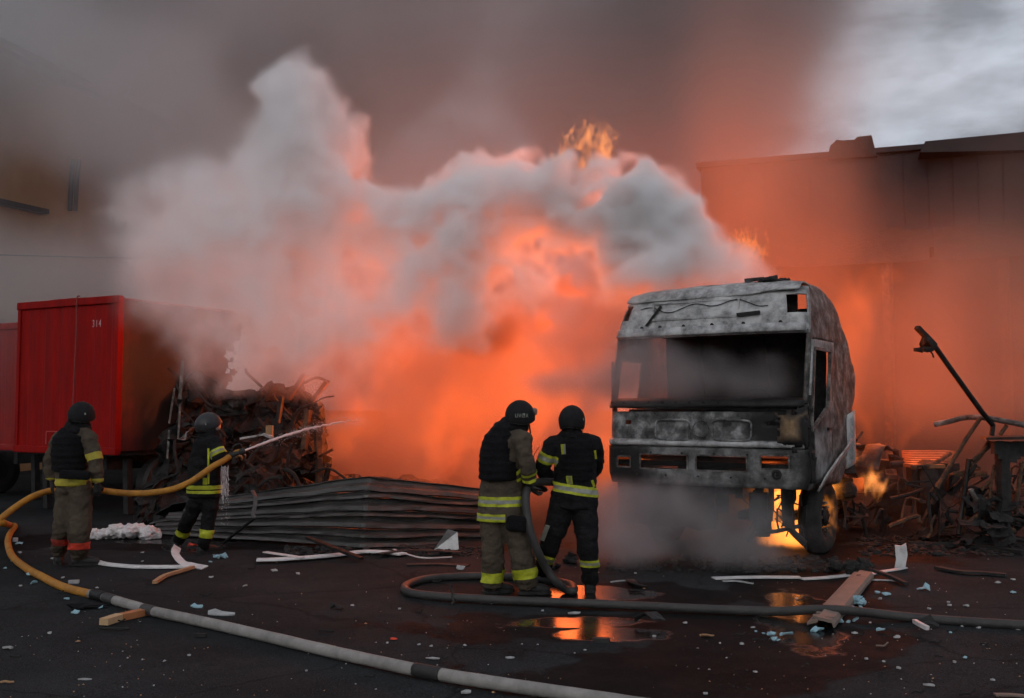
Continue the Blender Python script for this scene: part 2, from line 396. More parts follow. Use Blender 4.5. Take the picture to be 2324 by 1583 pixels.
def build_truck():
    T = thing('burnt_lorry', 'burnt out lorry cab stripped to ashen grey steel, smoke pouring off its roof', 'lorry', (TRX, TRY, 0), TRA)
    W = 1.25; RC = .16
    def pt(name, mb, m, parent=T, **k): return obj(name, mb, m, parent, world=False, **k)
    # --- cab outline: depth of the front skin at height z, and rear end of the sides
    def lerp(x, tab):
        for (a, va), (b, vb) in zip(tab, tab[1:]):
            if x <= b: return va + (vb - va) * max(0, min(1, (x - a) / (b - a)))
        return tab[-1][1]
    ZF = [(.85, .03), (1.0, 0), (1.55, 0), (1.85, .02), (2.0, .05), (2.72, .22), (2.98, .30), (3.20, .42), (3.31, .62)]
    def yf(z): return lerp(z, ZF)
    REAR = [(.85, 1.6), (1.2, 1.85), (1.65, 2.05), (1.95, 2.30), (2.25, 2.34), (2.6, 2.02), (2.95, 1.7), (3.2, 1.45), (3.35, 1.15)]
    SIDE = [(.8, 1.20), (1.0, 1.25), (2.2, 1.25), (2.65, 1.245), (3.0, 1.22), (3.22, 1.16), (3.34, 1.07)]
    def skin(s, z):
        """s: -1..1 across the front, beyond that metres along the side + sign"""
        hw = lerp(z, SIDE); rc = RC
        a = abs(s); sg = 1 if s >= 0 else -1
        y0 = yf(z)
        dent = .016 * fn((s * 1.7, z * 1.7, 3), 1.5, 2) + .009 * fn((s, z, 1), 5, 4)
        crown = .05 * (1 - min(a, 1) ** 2)
        if a <= .8:
            x = (hw - rc) * (a / .8); return Vector((sg * x, y0 - crown + .05 + dent, z))
        if a <= 1.0:
            t = (a - .8) / .2 * math.pi / 2
            return Vector((sg * (hw - rc + rc * math.sin(t)), y0 + .05 - .018 + rc * (1 - math.cos(t)) + dent, z))
        y = y0 + .032 + rc + (a - 1.0)
        return Vector((sg * (hw + dent * .6), y, z))
    def smax(z): return lerp(z, REAR) - .032 - RC - yf(z) + 1 + .015 * fn((3, z, 0), 3, 1)
    def rearcut(s, z): return abs(s) < smax(z) + .06
    def panel(name, svals, zvals, holes, m, parent=T, keepf=None, off=0.0, solid=.02, smooth=True):
        mb = MB()
        def f(i, j):
            si = svals[i]
            if keepf is rearcut: si = max(-smax(zvals[j]), min(smax(zvals[j]), si))
            p = skin(si, zvals[j])
            if off:
                e = .01; n = (skin(svals[i] + e, zvals[j]) - skin(svals[i] - e, zvals[j])).cross(skin(svals[i], zvals[j] + e) - skin(svals[i], zvals[j] - e)).normalized()
                p = p + n * off
            return p
        def keep(i, j):
            sc, zc = (svals[i] + svals[i + 1]) / 2, (zvals[j] + zvals[j + 1]) / 2
            if any(h[0] < sc < h[1] and h[2] < zc < h[3] for h in holes): return False
            return keepf is None or keepf(sc, zc)
        mb.grid(f, len(svals), len(zvals), keep=keep)
        return pt(name, mb, m, parent, smooth=smooth, solid=solid)
    def rng_(a, b, st, extra=()):
        n = max(1, int(round((b - a) / st))); xs = [a + (b - a) * k / n for k in range(n + 1)] + [e for e in extra if a < e < b]
        xs.sort(); return [x for i, x in enumerate(xs) if i == 0 or x - xs[i - 1] > .004]
    # s of a local x on the front
    def s_of(x): return x / (W - RC) * .8
    # upper visor panel with the two corner windows
    vis = panel('roof_front_panel', rng_(-1.0, 1.0, .05, (-.99, -.80, .80, .965)), rng_(2.68, 3.26, .05, (2.92, 3.15)), [(-1.0, -.79, 2.92, 3.12), (.74, .93, 2.94, 3.15)], M_ASH)
    mb = MB()                                           # recessed panel, its rim and header lip
    for (x0, x1, z0, z1) in [(-.72, .42, 2.90, 2.925), (-.72, .42, 3.115, 3.13), (-.72, -.70, 2.90, 3.13), (.40, .42, 2.90, 3.13)]:
        mb.box(((x0 + x1) / 2, yf((z0 + z1) / 2) - .012, (z0 + z1) / 2), (x1 - x0, .03, z1 - z0))
    pt('recess_rim', mb, M_ASH, vis)
    mb = MB().grid(lambda i, j: skin(-.93 + 1.86 * i / 30, 2.70 + .05 * j) + Vector((0, -.035 - .02 * (j == 0), 0)), 31, 3)
    pt('windscreen_header', mb, M_ASH, T, solid=.03, smooth=True)
    mb = MB()
    for k, x in enumerate((-1.02, -.86, -.80, -.60, -.50, -.28, .02, .10, .42, .50, .72, .95)):
        z = 2.76 + (.055 if k % 2 else 0)
        p = skin(s_of(x), z); mb.lathe([(.020, 0), (.024, -.014), (.012, -.02)], p + Vector((0, -.012, 0)), (0, 1, .3), 10)
    pt('bolt_plug', mb, M_CHAR, vis)['kind'] = 'stuff'
    path = [skin(s_of(-.95 + 1.75 * k / 14), 3.06 + .035 * math.sin(k * 1.3) - .03 * math.sin(k * .5)) + Vector((0, -.03, 0)) for k in range(15)]
    pt('burnt_wire', MB().tube(catmull(path, 3), .006, 5), M_CHAR, vis)
    mb = MB().bar(skin(s_of(-.80), 2.84) + Vector((0, -.03, 0)), skin(s_of(-.66), 3.09) + Vector((0, -.03, 0)), .07, .03); pt('hanging_strut', mb, M_CHAR, vis)
    mb = MB().bar(skin(s_of(.42), 2.92) + Vector((0, -.04, 0)), skin(s_of(.70), 2.94) + Vector((0, -.04, 0)), .05, .04); pt('bracket', mb, M_CHAR, vis)
    # roof skin, dished and torn
    def roofp(i, j):
        s = -1 + 2 * i / 28; t = j / 16
        yy = .58 + t * .75
        z = 3.25 + .13 * math.sin(min(1, t * 1.4) * math.pi / 2) * (1 - abs(s) ** 4 * .8) + .02 * fn((s * 2, t * 2, 0), 1.5, 3) + (.05 * s if s > 0 else 0) * (1 - t)
        hw = 1.12
        if t < .15: z -= (.15 - t) * .6
        return (s * hw, yy - .2 * (1 - t), z)
    pt('roof', MB().grid(roofp, 29, 17, keep=lambda i, j: not (fn((i * .21, j * .23, 5), 1.0, 1) > .28 and 4 < j < 13)), M_ASH, smooth=True, solid=.02)
    mb = MB()
    rnd = random.Random(3)
    for k in range(16):
        x = .30 + rnd.random() * .45; y = .62 + rnd.random() * .4
        p = Vector((x, y, 3.33 + rnd.random() * .05))
        mb.tube([p, p + Vector((rnd.uniform(-.15, .15), rnd.uniform(-.1, .1), rnd.uniform(0, .07))), p + Vector((rnd.uniform(-.25, .25), rnd.uniform(-.1, .1), rnd.uniform(-.02, .05)))], rnd.uniform(.012, .028), 6)
    pt('hatch_remains', mb, M_CHAR)['kind'] = 'stuff'
    # left (viewer) corner post and right A pillar
    for sg in (-1, 1):
        a = .93
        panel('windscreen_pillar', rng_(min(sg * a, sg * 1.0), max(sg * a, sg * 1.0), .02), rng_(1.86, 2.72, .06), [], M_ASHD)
    pt('door_channel', MB().bar(skin(1.0, 1.95) + Vector((.012, .02, 0)), skin(1.0, 2.6) + Vector((.012, .02, 0)), .035, .03), M_ASH)
    # sides; the near one holds the door opening
    door_z0, door_z1, wz0, wz1 = .93, 2.62, 1.82, 2.50
    ds0, ds1 = 1.02, 1.90
    sv = rng_(1.0, 3.4, .06, (ds0, ds1, 1.06, 1.74)); zv = rng_(.86, 3.30, .06, (door_z0, door_z1, wz0, wz1))
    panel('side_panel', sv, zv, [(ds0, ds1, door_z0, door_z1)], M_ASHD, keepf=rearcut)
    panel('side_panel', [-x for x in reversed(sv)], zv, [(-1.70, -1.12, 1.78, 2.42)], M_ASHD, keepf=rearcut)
    # door: sheet with a window opening that steps down forward
    dr = panel('door', rng_(ds0 + .008, ds1 - .008, .05, (1.06, 1.74)), rng_(door_z0 + .01, door_z1 - .01, .05, (wz0, wz1)), [(1.06, 1.74, wz0, wz1)], soot_mat('door_steel', (.30, .30, .30), (.03, .03, .03), (.15, .15, .15), SOOT, 3.0),
               keepf=lambda s, z: not (wz0 - .3 < z < wz0 + .01 and 1.06 < s < 1.74 and z > wz0 - .3 * (1.74 - s) / .68 ), off=.015, solid=.03)
    mb = MB()
    fr = [(1.06, wz0 - .28), (1.06, wz1), (1.74, wz1), (1.74, wz0), (1.06, wz0 - .28)]
    pts = [skin(s, z) + Vector((.03, 0, 0)) for s, z in fr]
    for a, b in zip(pts, pts[1:]): mb.bar(a, b, .035, .035, (1, 0, 0))
    pt('window_frame', mb, M_ASHD, dr)
    pt('handle', MB().box(skin(1.78, 1.55) + Vector((.045, 0, 0)), (.03, .16, .035)), M_CHARM, dr)
    # rear cab panel flap and step corner
    pt('rear_fairing', MB().grid(lambda i, j: (1.24 + .05 * math.sin(i * .5), 1.85 + i * .075, 1.02 + j * .085 + .02 * i), 5, 9), M_ASH, solid=.02, smooth=True)
    pt('step_panel', MB().grid(lambda i, j: (1.25 + .03 * j, .55 + i * .14, .82 + i * .045 + j * .06 - .02 * fn((i, j, 0), .6)), 10, 4), M_ASH, solid=.02, smooth=True)
    # cowl under the windscreen
    pt('scuttle', MB().grid(lambda i, j: skin(-.95 + 1.9 * i / 30, 1.80 + .04 * j) + Vector((0, [-.03, -.05, -.02, .12][j], .01 * fn((i * .3, j, 0), 1, 6))), 31, 4), M_CHARM, solid=.02, smooth=True)
    mb = MB()
    for k in range(9): mb.lathe([(.016, 0), (.016, -.02)], skin(-.85 + .13 * k, 1.87) + Vector((0, -.07, 0)), (0, 1, 0), 8)
    pt('scuttle_bolt', mb, M_CHAR)['kind'] = 'stuff'
    # front bulkhead with pressed panels
    fb = panel('front_bulkhead', rng_(-1.0, 1.0, .05, (-.72, -.66, .60, .68)), rng_(1.36, 1.76, .05, (1.60, 1.65)), [(-.72, -.66, 1.60, 1.65), (.60, .68, 1.60, 1.65)], soot_mat('bulkhead_steel', (.30, .30, .30), (.02, .02, .02), (.10, .10, .10), SOOT, 4.5), off=-.02)
    for (x0, x1, z0, z1) in [(-.55, -.10, 1.42, 1.66), (.18, .66, 1.42, 1.66)]:
        mb = MB()
        n = 28; ring = []
        for k in range(n):
            a = 2 * math.pi * k / n; ca, sa = math.cos(a), math.sin(a)
            ex = (abs(ca) ** .35) * (1 if ca > 0 else -1); ez = (abs(sa) ** .35) * (1 if sa > 0 else -1)
            ring.append(((x0 + x1) / 2 + ex * (x1 - x0) / 2, (z0 + z1) / 2 + ez * (z1 - z0) / 2))
        pp = [skin(s_of(x), z) + Vector((0, -.03, 0)) for x, z in ring]
        mb.tube(pp + [pp[0]], .012, 6); pt('pressed_rim', mb, M_SCALE, fb, smooth=True)
    pp = [skin(s_of(.04 + .10 * math.cos(a * .35)), 1.55 + .10 * math.sin(a * .35)) + Vector((0, -.028, 0)) for a in range(19)]
    pt('badge_ring', MB().tube(pp, .007, 6), M_SCALE, fb, smooth=True)
    pt('ledge', MB().grid(lambda i, j: skin(-1.0 + 2.0 * i / 40, 1.335 + .028 * j) + Vector((0, [0, -.045, -.045, 0][j], 0)), 41, 4), M_ASH, solid=.012, smooth=True)
    # bumper: skin with its openings
    ops = [(-.80, -.66, 1.07, 1.20), (-.56, -.10, 1.06, 1.24), (-.02, .44, 1.06, 1.24), (.56, .80, 1.10, 1.26)]
    ex = sorted({e for o in ops for e in o[:2]}); ez = sorted({e for o in ops for e in o[2:]})
    bp_ = panel('bumper', rng_(-1.0, 1.0, .04, ex), rng_(.88, 1.33, .04, ez), ops, soot_mat('bumper_steel', (.21, .21, .21), (.028, .027, .026), (.1, .1, .1), SOOT + [(-1.1, 0, 1.1, .5, 1, .4)], 3.4), off=.012, solid=.03)
    mb = MB()
    for o in ops[1:3]:
        for q in range(12):
            z = o[2] + (q + .5) * (o[3] - o[2]) / 12
            mb.bar(skin(o[0], z) + Vector((0, .05, 0)), skin(o[1], z) + Vector((0, .05, 0)), .02, .006)
    pt('radiator_fins', mb, M_CHAR, bp_)['kind'] = 'stuff'
    for o in ops:
        mb = MB()
        q = [skin(a, b) + Vector((0, -.025, 0)) for a, b in ((o[0], o[2]), (o[1], o[2]), (o[1], o[3]), (o[0], o[3]))]
        for a, b in zip(q, q[1:] + q[:1]): mb.bar(a, b, .018, .018, (0, 1, 0))
        pt('opening_rim', mb, M_ASHD, bp_)
    pt('lamp_socket', MB().lathe([(.045, 0), (.06, -.03), (.035, -.035), (.03, -.01)], skin(.70, 1.045) + Vector((0, -.02, 0)), (0, 1, 0), 18), M_CHAR, bp_)
    mb = MB()
    for k in range(12): mb.lathe([(.011, 0), (.011, -.02)], skin(-.9 + .15 * k, .99 + .27 * (k % 2)) + Vector((0, -.03, 0)), (0, 1, 0), 8)
    pt('bumper_bolt', mb, M_CHAR, bp_)['kind'] = 'stuff'
    # melted corner bag and burnt headlamp shell on the near corner
    mb = MB().grid(lambda i, j: skin(.68 + .024 * i, 1.27 + .03 * j) + Vector((.0, -.022, 0)) + Vector((.02, -.07, 0)) * max(0, math.sin(i / 18 * math.pi) * math.sin(j / 19 * math.pi)) + Vector((0, -.025, 0)) * fn((i * .25, j * .25, 1)), 19, 20, keep=lambda i, j: ((i - 9.5) / 9.5) ** 2 + ((j - 10) / 9.5) ** 2 + .9 * fn((i * .3, j * .3, 5), 1, 1) < .95)
    pt('melted_corner', mb, soot_mat('scorched_primer', (.30, .20, .11), (.10, .06, .03), (.2, .13, .07), [(.80, 0, 1.55, .20, 1, .5), (1.36, .2, 1.5, .14, 1, .5), (1.05, .1, 1.30, .6, 1, .16), (1.05, .1, 1.86, .6, 1, .14)], 3.2), smooth=True, solid=.015)
    mb = MB()
    rnd = random.Random(9)
    for k in range(22):
        p = skin(.97 + rnd.random() * .25, 1.15 + rnd.random() * .7) + Vector((.02, -.02, 0))
        mb.tube([p, p + Vector((rnd.uniform(-.04, .05), rnd.uniform(-.05, .02), -rnd.uniform(.05, .22)))], [rnd.uniform(.015, .035), .006], 6)
    pt('melted_drip', mb, M_CHAR)['kind'] = 'stuff'
    # inside: rear wall posts, dashboard bar, seat frames, steering wheel
    pt('rear_wall', MB().grid(lambda i, j: (-1.1 + 2.2 * i / 16, 1.55 + .06 * fn((i * .3, j * .4, 2)), 1.2 + j * .235), 17, 9), M_CHAR, solid=.02)
    pt('glow_blocker', MB().grid(lambda i, j: (-1.0 + .125 * i, .72 + .03 * fn((i, j, 1)), 2.74 + j * .09), 17, 6), M_CHAR, solid=.02)  # dark inner panels added to block the fire glow behind the corner windows
    pt('glow_blocker', MB().box((0, 1.1, 2.76), (2.0, .75, .03)), M_CHAR)
    for x in (-.42, .45): pt('bunk_post', MB().bar((x, 1.3, 1.6), (x - .03, 1.1, 2.8), .05, .05), M_CHAR)
    for x in (-.6, .6):
        mb = MB().box((x, 1.05, 1.66), (.5, .1, .5)).box((x, .8, 1.4), (.5, .5, .06)); pt('seat_frame', mb, M_CHAR)
    pt('dashboard_beam', MB().tube([(-1.1, .4, 1.75), (-.4, .38, 1.78), (.4, .38, 1.77), (1.1, .4, 1.74)], .04, 8), M_CHARM)
    pp = [Vector((.55 + .22 * math.cos(a * math.pi / 10), .42 + .1 * math.sin(a * math.pi / 10), 1.86 + .18 * math.sin(a * math.pi / 10))) for a in range(21)]
    pt('steering_wheel', MB().tube(pp, .014, 6), M_CHAR)
    pt('cab_floor', MB().box((0, 1.0, 1.12), (2.3, 1.7, .06)), M_CHAR)
    # mirror bracket on the far corner
    pt('mirror_bracket', MB().grid(lambda i, j: (-1.30 - .02 * i, .3 + .05 * i, 1.9 + .1 * j), 3, 6), M_ASHD, solid=.03, smooth=True)
    # --- chassis
    for x in (-.42, .42):
        mb = MB().box((x, 3.4, .86), (.09, 6.4, .26)); pt('chassis_rail', mb, M_CHARM)
    for y in (.45, 1.7, 2.9, 4.4): pt('cross_member', MB().box((0, y, .86), (.75, .12, .2)), M_CHARM)
    pt('front_axle', MB().tube([(-1.0, 1.35, .5), (-.5, 1.35, .42), (.5, 1.35, .42), (1.0, 1.35, .5)], .07, 10), M_CHARM)
    pt('engine_block', MB().box((-.15, 1.2, .82), (.62, 1.3, .62)).lathe([(.16, 0), (.18, -.1), (.1, -.14)], (-.15, .55, .75), (0, 1, 0), 16).lathe([(.26, 0), (.28, -.05), (.24, -.06)], (-.2, .5, .98), (0, 1, 0), 18), M_CHAR)
    pt('engine_sump', MB().box((-.35, 1.0, .48), (.7, .8, .25)), M_CHAR)
    # far-side lump of slumped bodywork, hidden in smoke
    pt('slumped_footwell', MB().grid(lambda i, j: (-1.15 + .1 * i, .15 + .05 * fn((i * .4, j * .4, 0)), .35 + .085 * j + .03 * fn((i * .5, j, 4))), 14, 8), M_CHAR, solid=.03)
    # hanging front gear (steering box, brake chambers) before the fire gap
    mb = MB().box((.60, .45, .62), (.22, .2, .34)).tube([(.60, .4, .95), (.60, .4, .75)], .05, 8).lathe([(.09, 0), (.11, .06), (.11, .2), (.06, .26)], (.62, .42, .28), (0, 0, 1), 14)
    pt('steering_box', mb, M_CHAR)
    mb = MB().bar((.88, .55, .98), (.90, .55, .40), .10, .12).lathe([(.07, 0), (.09, .05), (.09, .2), (.05, .25)], (.92, .5, .68), (0, 0, 1), 12).tube([(.9, .5, .42), (1.0, .45, .33), (1.12, .45, .22)], .04, 8)
    pt('suspension_strut', mb, M_CHAR)
    pt('steering_rod', MB().tube([(.48, .3, .22), (.56, .32, .32), (.8, .4, .35), (1.05, .5, .42)], .025, 8), M_CHAR)
    pt('cab_tilt_bar', MB().tube([(.74, .42, .93), (.73, .45, .62), (.70, .46, .5)], .035, 8), M_RUST)
    mb = MB(); rnd = random.Random(12)
    for k in range(24):
        p = Vector((rnd.uniform(.5, 1.05), rnd.uniform(.4, .8), rnd.uniform(.35, .95)))
        mb.tube([p, p + Vector((rnd.uniform(-.1, .1), rnd.uniform(-.1, .1), rnd.uniform(-.2, .1))), p + Vector((rnd.uniform(-.15, .15), 0, rnd.uniform(-.3, 0)))], rnd.uniform(.006, .015), 5)
    pt('dangling_line', mb, M_CHAR)['kind'] = 'stuff'
    def wheel(x, y, tyre=True, r=.46, sgn=1):
        w = bpy.data.objects.new('wheel', None); C.objects.link(w); w.parent = T; w.location = (x, y, r); w.empty_display_size = .1
        prof = [(.20, -.12), (.28, -.14), (r * .62, -.13), (r * .62, .10), (.26, .06), (.24, -.02), (.12, -.04), (.12, .10), (.07, .12)]
        obj('rim', MB().lathe(prof, (0, 0, 0), (sgn, 0, 0), 28), M_CHARM, w, world=False, smooth=False)
        if tyre:
            n = 40
            def f(i, j):
                a = 2 * math.pi * i / n; b = 2 * math.pi * j / 10
                rr = r * .80 + .13 * math.cos(b) + .025 * fn((math.cos(a) * 2, math.sin(a) * 2, j * .2 + x), 1.4, 1)
                xx = .14 * math.sin(b)
                z = math.sin(a) * rr
                return (xx, math.cos(a) * rr, max(z, -r + .01))
            obj('tyre', MB().grid(lambda i, j: f(i % n, j % 10), n + 1, 11), M_CHAR, w, world=False, smooth=True)
        mb = MB()
        for k in range(10):
            a = 2 * math.pi * k / 10; mb.lathe([(.018, 0), (.018, .05)], (sgn * .05, .17 * math.cos(a), .17 * math.sin(a)), (sgn, 0, 0), 6)
        obj('wheel_nut', mb, M_ASHD, w, world=False)['kind'] = 'stuff'
    wheel(1.02, 1.35); wheel(-1.02, 1.35, sgn=-1)
    wheel(.92, 5.2); wheel(-.92, 5.2, sgn=-1)
    # side gear behind the cab: battery tray, tank, air lines
    pt('battery_tray', MB().box((.95, 2.55, .62), (.55, .6, .06)).box((.95, 2.28, .76), (.55, .05, .25)).box((1.2, 2.55, .76), (.04, .6, .2)), M_CHARM)
    tk = MB()
    tk.lathe([(.10, 0), (.28, .01), (.30, .05), (.305, .3), (.30, .33), (.305, .36), (.305, .66), (.28, .7), (.1, .71)], (.86, 3.75, .60), (0, 1, 0), 28)
    pt('fuel_tank', tk, mat('heat_stained_tank', (.13, .07, .045), (.03, .02, .015), .6, .4, 5, (.3, .7), .2, 30), smooth=False)
    mb = MB()
    for y in (3.87, 4.25): pt('tank_strap', MB().tube([Vector((.86 + .32 * math.cos(a), y, .60 + .32 * math.sin(a))) for a in [k * math.pi / 8 for k in range(17)]], .015, 6), M_CHARM)
    # rear mudguard arch
    def mud(i, j):
        a = R(150 - 185 * i / 26); rr = .80 + .03 * fn((i * .3, j * .3, 7), 1, 1)
        return (.80 + .085 * j, 4.0 + math.cos(a) * rr * (1.0 if i < 14 else 1.15), .42 + (math.sin(a) if math.sin(a) < 0 else math.sin(a) ** .6) * rr * (1.05 + .12 * fn((i * .35, 1, 3), 1, 2)) + .02 * fn((i * .4, j * .8, 2)))
    pt('rear_mudguard', MB().grid(mud, 27, 7, keep=lambda i, j: fn((i * .35, j * .45, 12), 1, 1) > -.32), mat('mudguard_char', (.05, .047, .045), (.008, .008, .008), .7, .2, 4, (.42, .62), .4, 24), solid=.03, smooth=True)
    pt('air_deflector_stump', MB().grid(lambda i, j: (.2 + i * .12, 2.3 + .16 * j, 1.12 + .13 * math.sin(i * .9) + .06 * fn((i, j, 3)) + j * .05), 9, 6, keep=lambda i, j: (i * 7 + j * 3) % 5 != 0), M_CHAR, solid=.03)
    rnd = random.Random(33)
    for k in range(46):                                   # burnt gear and panels slumped along the chassis side
        p = Vector((rnd.uniform(.55, 1.35), rnd.uniform(2.0, 4.6), rnd.uniform(.12, 1.15)))
        if k % 3 == 0:
            mb = MB(); n_ = 6; sx, sy = rnd.uniform(.2, .5), rnd.uniform(.15, .4); rot = Matrix.Rotation(rnd.uniform(-.6, .6), 3, 'Z') @ Matrix.Rotation(rnd.uniform(.6, 1.7), 3, 'X')
            mb.grid(lambda i, j: p + rot @ Vector(((i / 5 - .5) * sx * 1.3, (j / 5 - .5) * sy, .22 * sx * fn((i * .5, j * .5, k), 1, 1))), n_, n_, keep=lambda i, j: fn((i * .5, j * .5, k + 4), 1, 1) > -.4)
            pt('slumped_panel', mb, M_CHAR, solid=.015)
        elif k % 3 == 1:
            pt('bent_pipe', MB().tube(catmull([p, p + Vector((rnd.uniform(-.1, .1), rnd.uniform(-.3, .3), rnd.uniform(-.2, .2))), p + Vector((rnd.uniform(-.1, .2), rnd.uniform(-.7, .7), rnd.uniform(-.5, .3)))], 3), rnd.uniform(.014, .035), 6), M_CHAR)
        else:
            pt('burnt_casing', MB().lathe([(.04, 0), (rnd.uniform(.05, .12), .02), (rnd.uniform(.05, .12), .16), (.03, .2)], p, (rnd.uniform(-1, 1), rnd.uniform(-1, 1), rnd.uniform(-.4, 1)), 10), M_CHAR)
    pt('coupling_plate', MB().box((0, 4.2, 1.06), (.9, .9, .08)), M_CHARM)
    return T
TRUCK = build_truck()
# ------------------------------------------------------------------ buildings
def build_warehouse():
    A, B = Vector((13.5, 21.3, 0)), Vector((4.7, 24.44, 0))
    t = (B - A).normalized(); n = Vector((t.y, -t.x, 0))
    if n.y > 0: n = -n
    T = thing('warehouse', 'long dark clad warehouse with a stepped parapet behind the burning lorry', 'warehouse', tuple((A + B) / 2))
    L_ = (B - A).length
    H = 7.75
    def q(s, z, o=0): return A + t * s + Vector((0, 0, z)) + n * o
    obj('wall', MB().prism([q(0, 0), q(L_, 0), q(L_, H), q(0, H)], Vector((0, 0, 0)), -n * 9), M_WARE, T)
    for k in range(18):                                  # wall cladding sheets, upper storey
        s0 = k * L_ / 18
        obj('cladding_panel', MB().prism([q(s0 + .02, 5.75, .0), q(s0 + L_ / 18 - .02, 5.75, 0), q(s0 + L_ / 18 - .02, H - .05, 0), q(s0 + .02, H - .05, 0)], Vector((0, 0, 0)), n * .03), M_WARE, T)
    obj('parapet_cap', MB().bar(q(-.1, H + .06, -.1), q(L_ + .1, H + .06, -.1), .5, .12), M_WARE, T)
    # broken roof lantern and raised parapet step
    c = [(1990, 349), (1978, 306), (1945, 310), (1940, 316), (1912, 318), (1900, 316), (1884, 330), (1878, 352)]
    pl = [at(u, v, 22.9 + (2000 - u) / 400) for u, v in c]
    obj('roof_lantern', MB().prism([p - Vector((0, 0, .05 if k in (0, 7) else 0)) for k, p in enumerate(pl)], Vector((0, 0, 0)), Vector((.8, 2.2, 0))), M_CHAR, T)
    pl = [at(2088, 345, 22.1), at(2100, 320, 22.1), at(2330, 298, 21.8), at(2330, 340, 21.8)]
    obj('parapet_step', MB().prism(pl, Vector((0, 0, 0)), Vector((.4, 1.2, 0))), M_WARE, T)
    # loading canopy in front, its fascia
    obj('canopy_roof', MB().prism([q(0, 5.25), q(L_, 5.25), q(L_, 5.6), q(0, 5.6)], Vector((0, 0, 0)), n * 1.6), M_WARE, T)
    fs = [0, 4.9, 5.0, L_]
    obj('fascia', MB().prism([q(0, 4.95, 1.65), q(4.15, 4.95, 1.65), q(4.15, 5.66, 1.65), q(0, 5.66, 1.65)], Vector((0, 0, 0)), n * .06), M_CHARM, T)
    obj('fascia', MB().prism([q(4.25, 4.95, 1.65), q(L_, 4.95, 1.65), q(L_, 5.66, 1.65), q(4.25, 5.66, 1.65)], Vector((0, 0, 0)), n * .06), M_CHARM, T)
    for k in range(4):
        s0 = .8 + k * 2.3
        obj('loading_door', MB().prism([q(s0, 0), q(s0 + 1.6, 0), q(s0 + 1.6, 3.2), q(s0, 3.2)], Vector((0, 0, 0)), n * .06), M_CHAR, T)
        if k < 3: obj('canopy_post', MB().bar(q(s0 + 2.0, 0, 1.5), q(s0 + 2.0, 5.25, 1.5), .18, .18), M_RUST, T)
build_warehouse()
def build_ochre():
    d = 30.0
    A, B = at(-260, 925, 24.0), at(330, 925, 34.5); A.z = B.z = 0
    t = (B - A).normalized(); n = Vector((t.y, -t.x, 0))
    if n.y > 0: n = -n
    L_ = (B - A).length; H = 11.7
    T = thing('ochre_building', 'ochre rendered building fading into grey smoke above the red truck box', 'building', tuple((A + B) / 2))
    def q(s, z, o=0): return A + t * s + Vector((0, 0, z)) + n * o
    obj('wall', MB().prism([q(0, 0), q(L_, 0), q(L_, H), q(0, H)], Vector((0, 0, 0)), -n * 10), M_OCHRE, T)
    obj('roof', MB().prism([q(-.3, H, .45), q(L_ + .3, H, .45), q(L_ + .3, H + .25, .45), q(-.3, H + .25, .45)], Vector((0, 0, 0)), -n * 10.8), M_CHARM, T)
    for (u0, u1) in ((158, 151), (172, 163)):
        pts = []
        for (u, v) in ((u0, 362), ((u0 + u1) / 2, 400), (u1, 478)):
            r = ray(u, v); o = Vector((0, 0, EYE)); k = (A - o).dot(n) / r.dot(n); pts.append(o + r * k + n * .12)
        obj('drain_pipe', MB().tube(pts, .07, 8), M_CHARM, T)
    pts = []
    for (u, v) in ((-40, 452), (92, 481)):
        r = ray(u, v); o = Vector((0, 0, EYE)); k = (A - o).dot(n) / r.dot(n); pts.append(o + r * k + n * .15)
    obj('ledge', MB().bar(pts[0], pts[1], .3, .14), M_CHARM, T)
build_ochre()
def build_cable():
    a, b = at(-30, 577, 22), at(720, 583, 26)
    pts = [a.lerp(b, k / 20) - Vector((0, 0, .06 * math.sin(k / 20 * math.pi))) for k in range(21)]
    tag(obj('overhead_cable', MB().tube(pts, .014, 5), M_CHAR), 'thin black overhead cable crossing the smoke above the red box', 'cable')
build_cable()
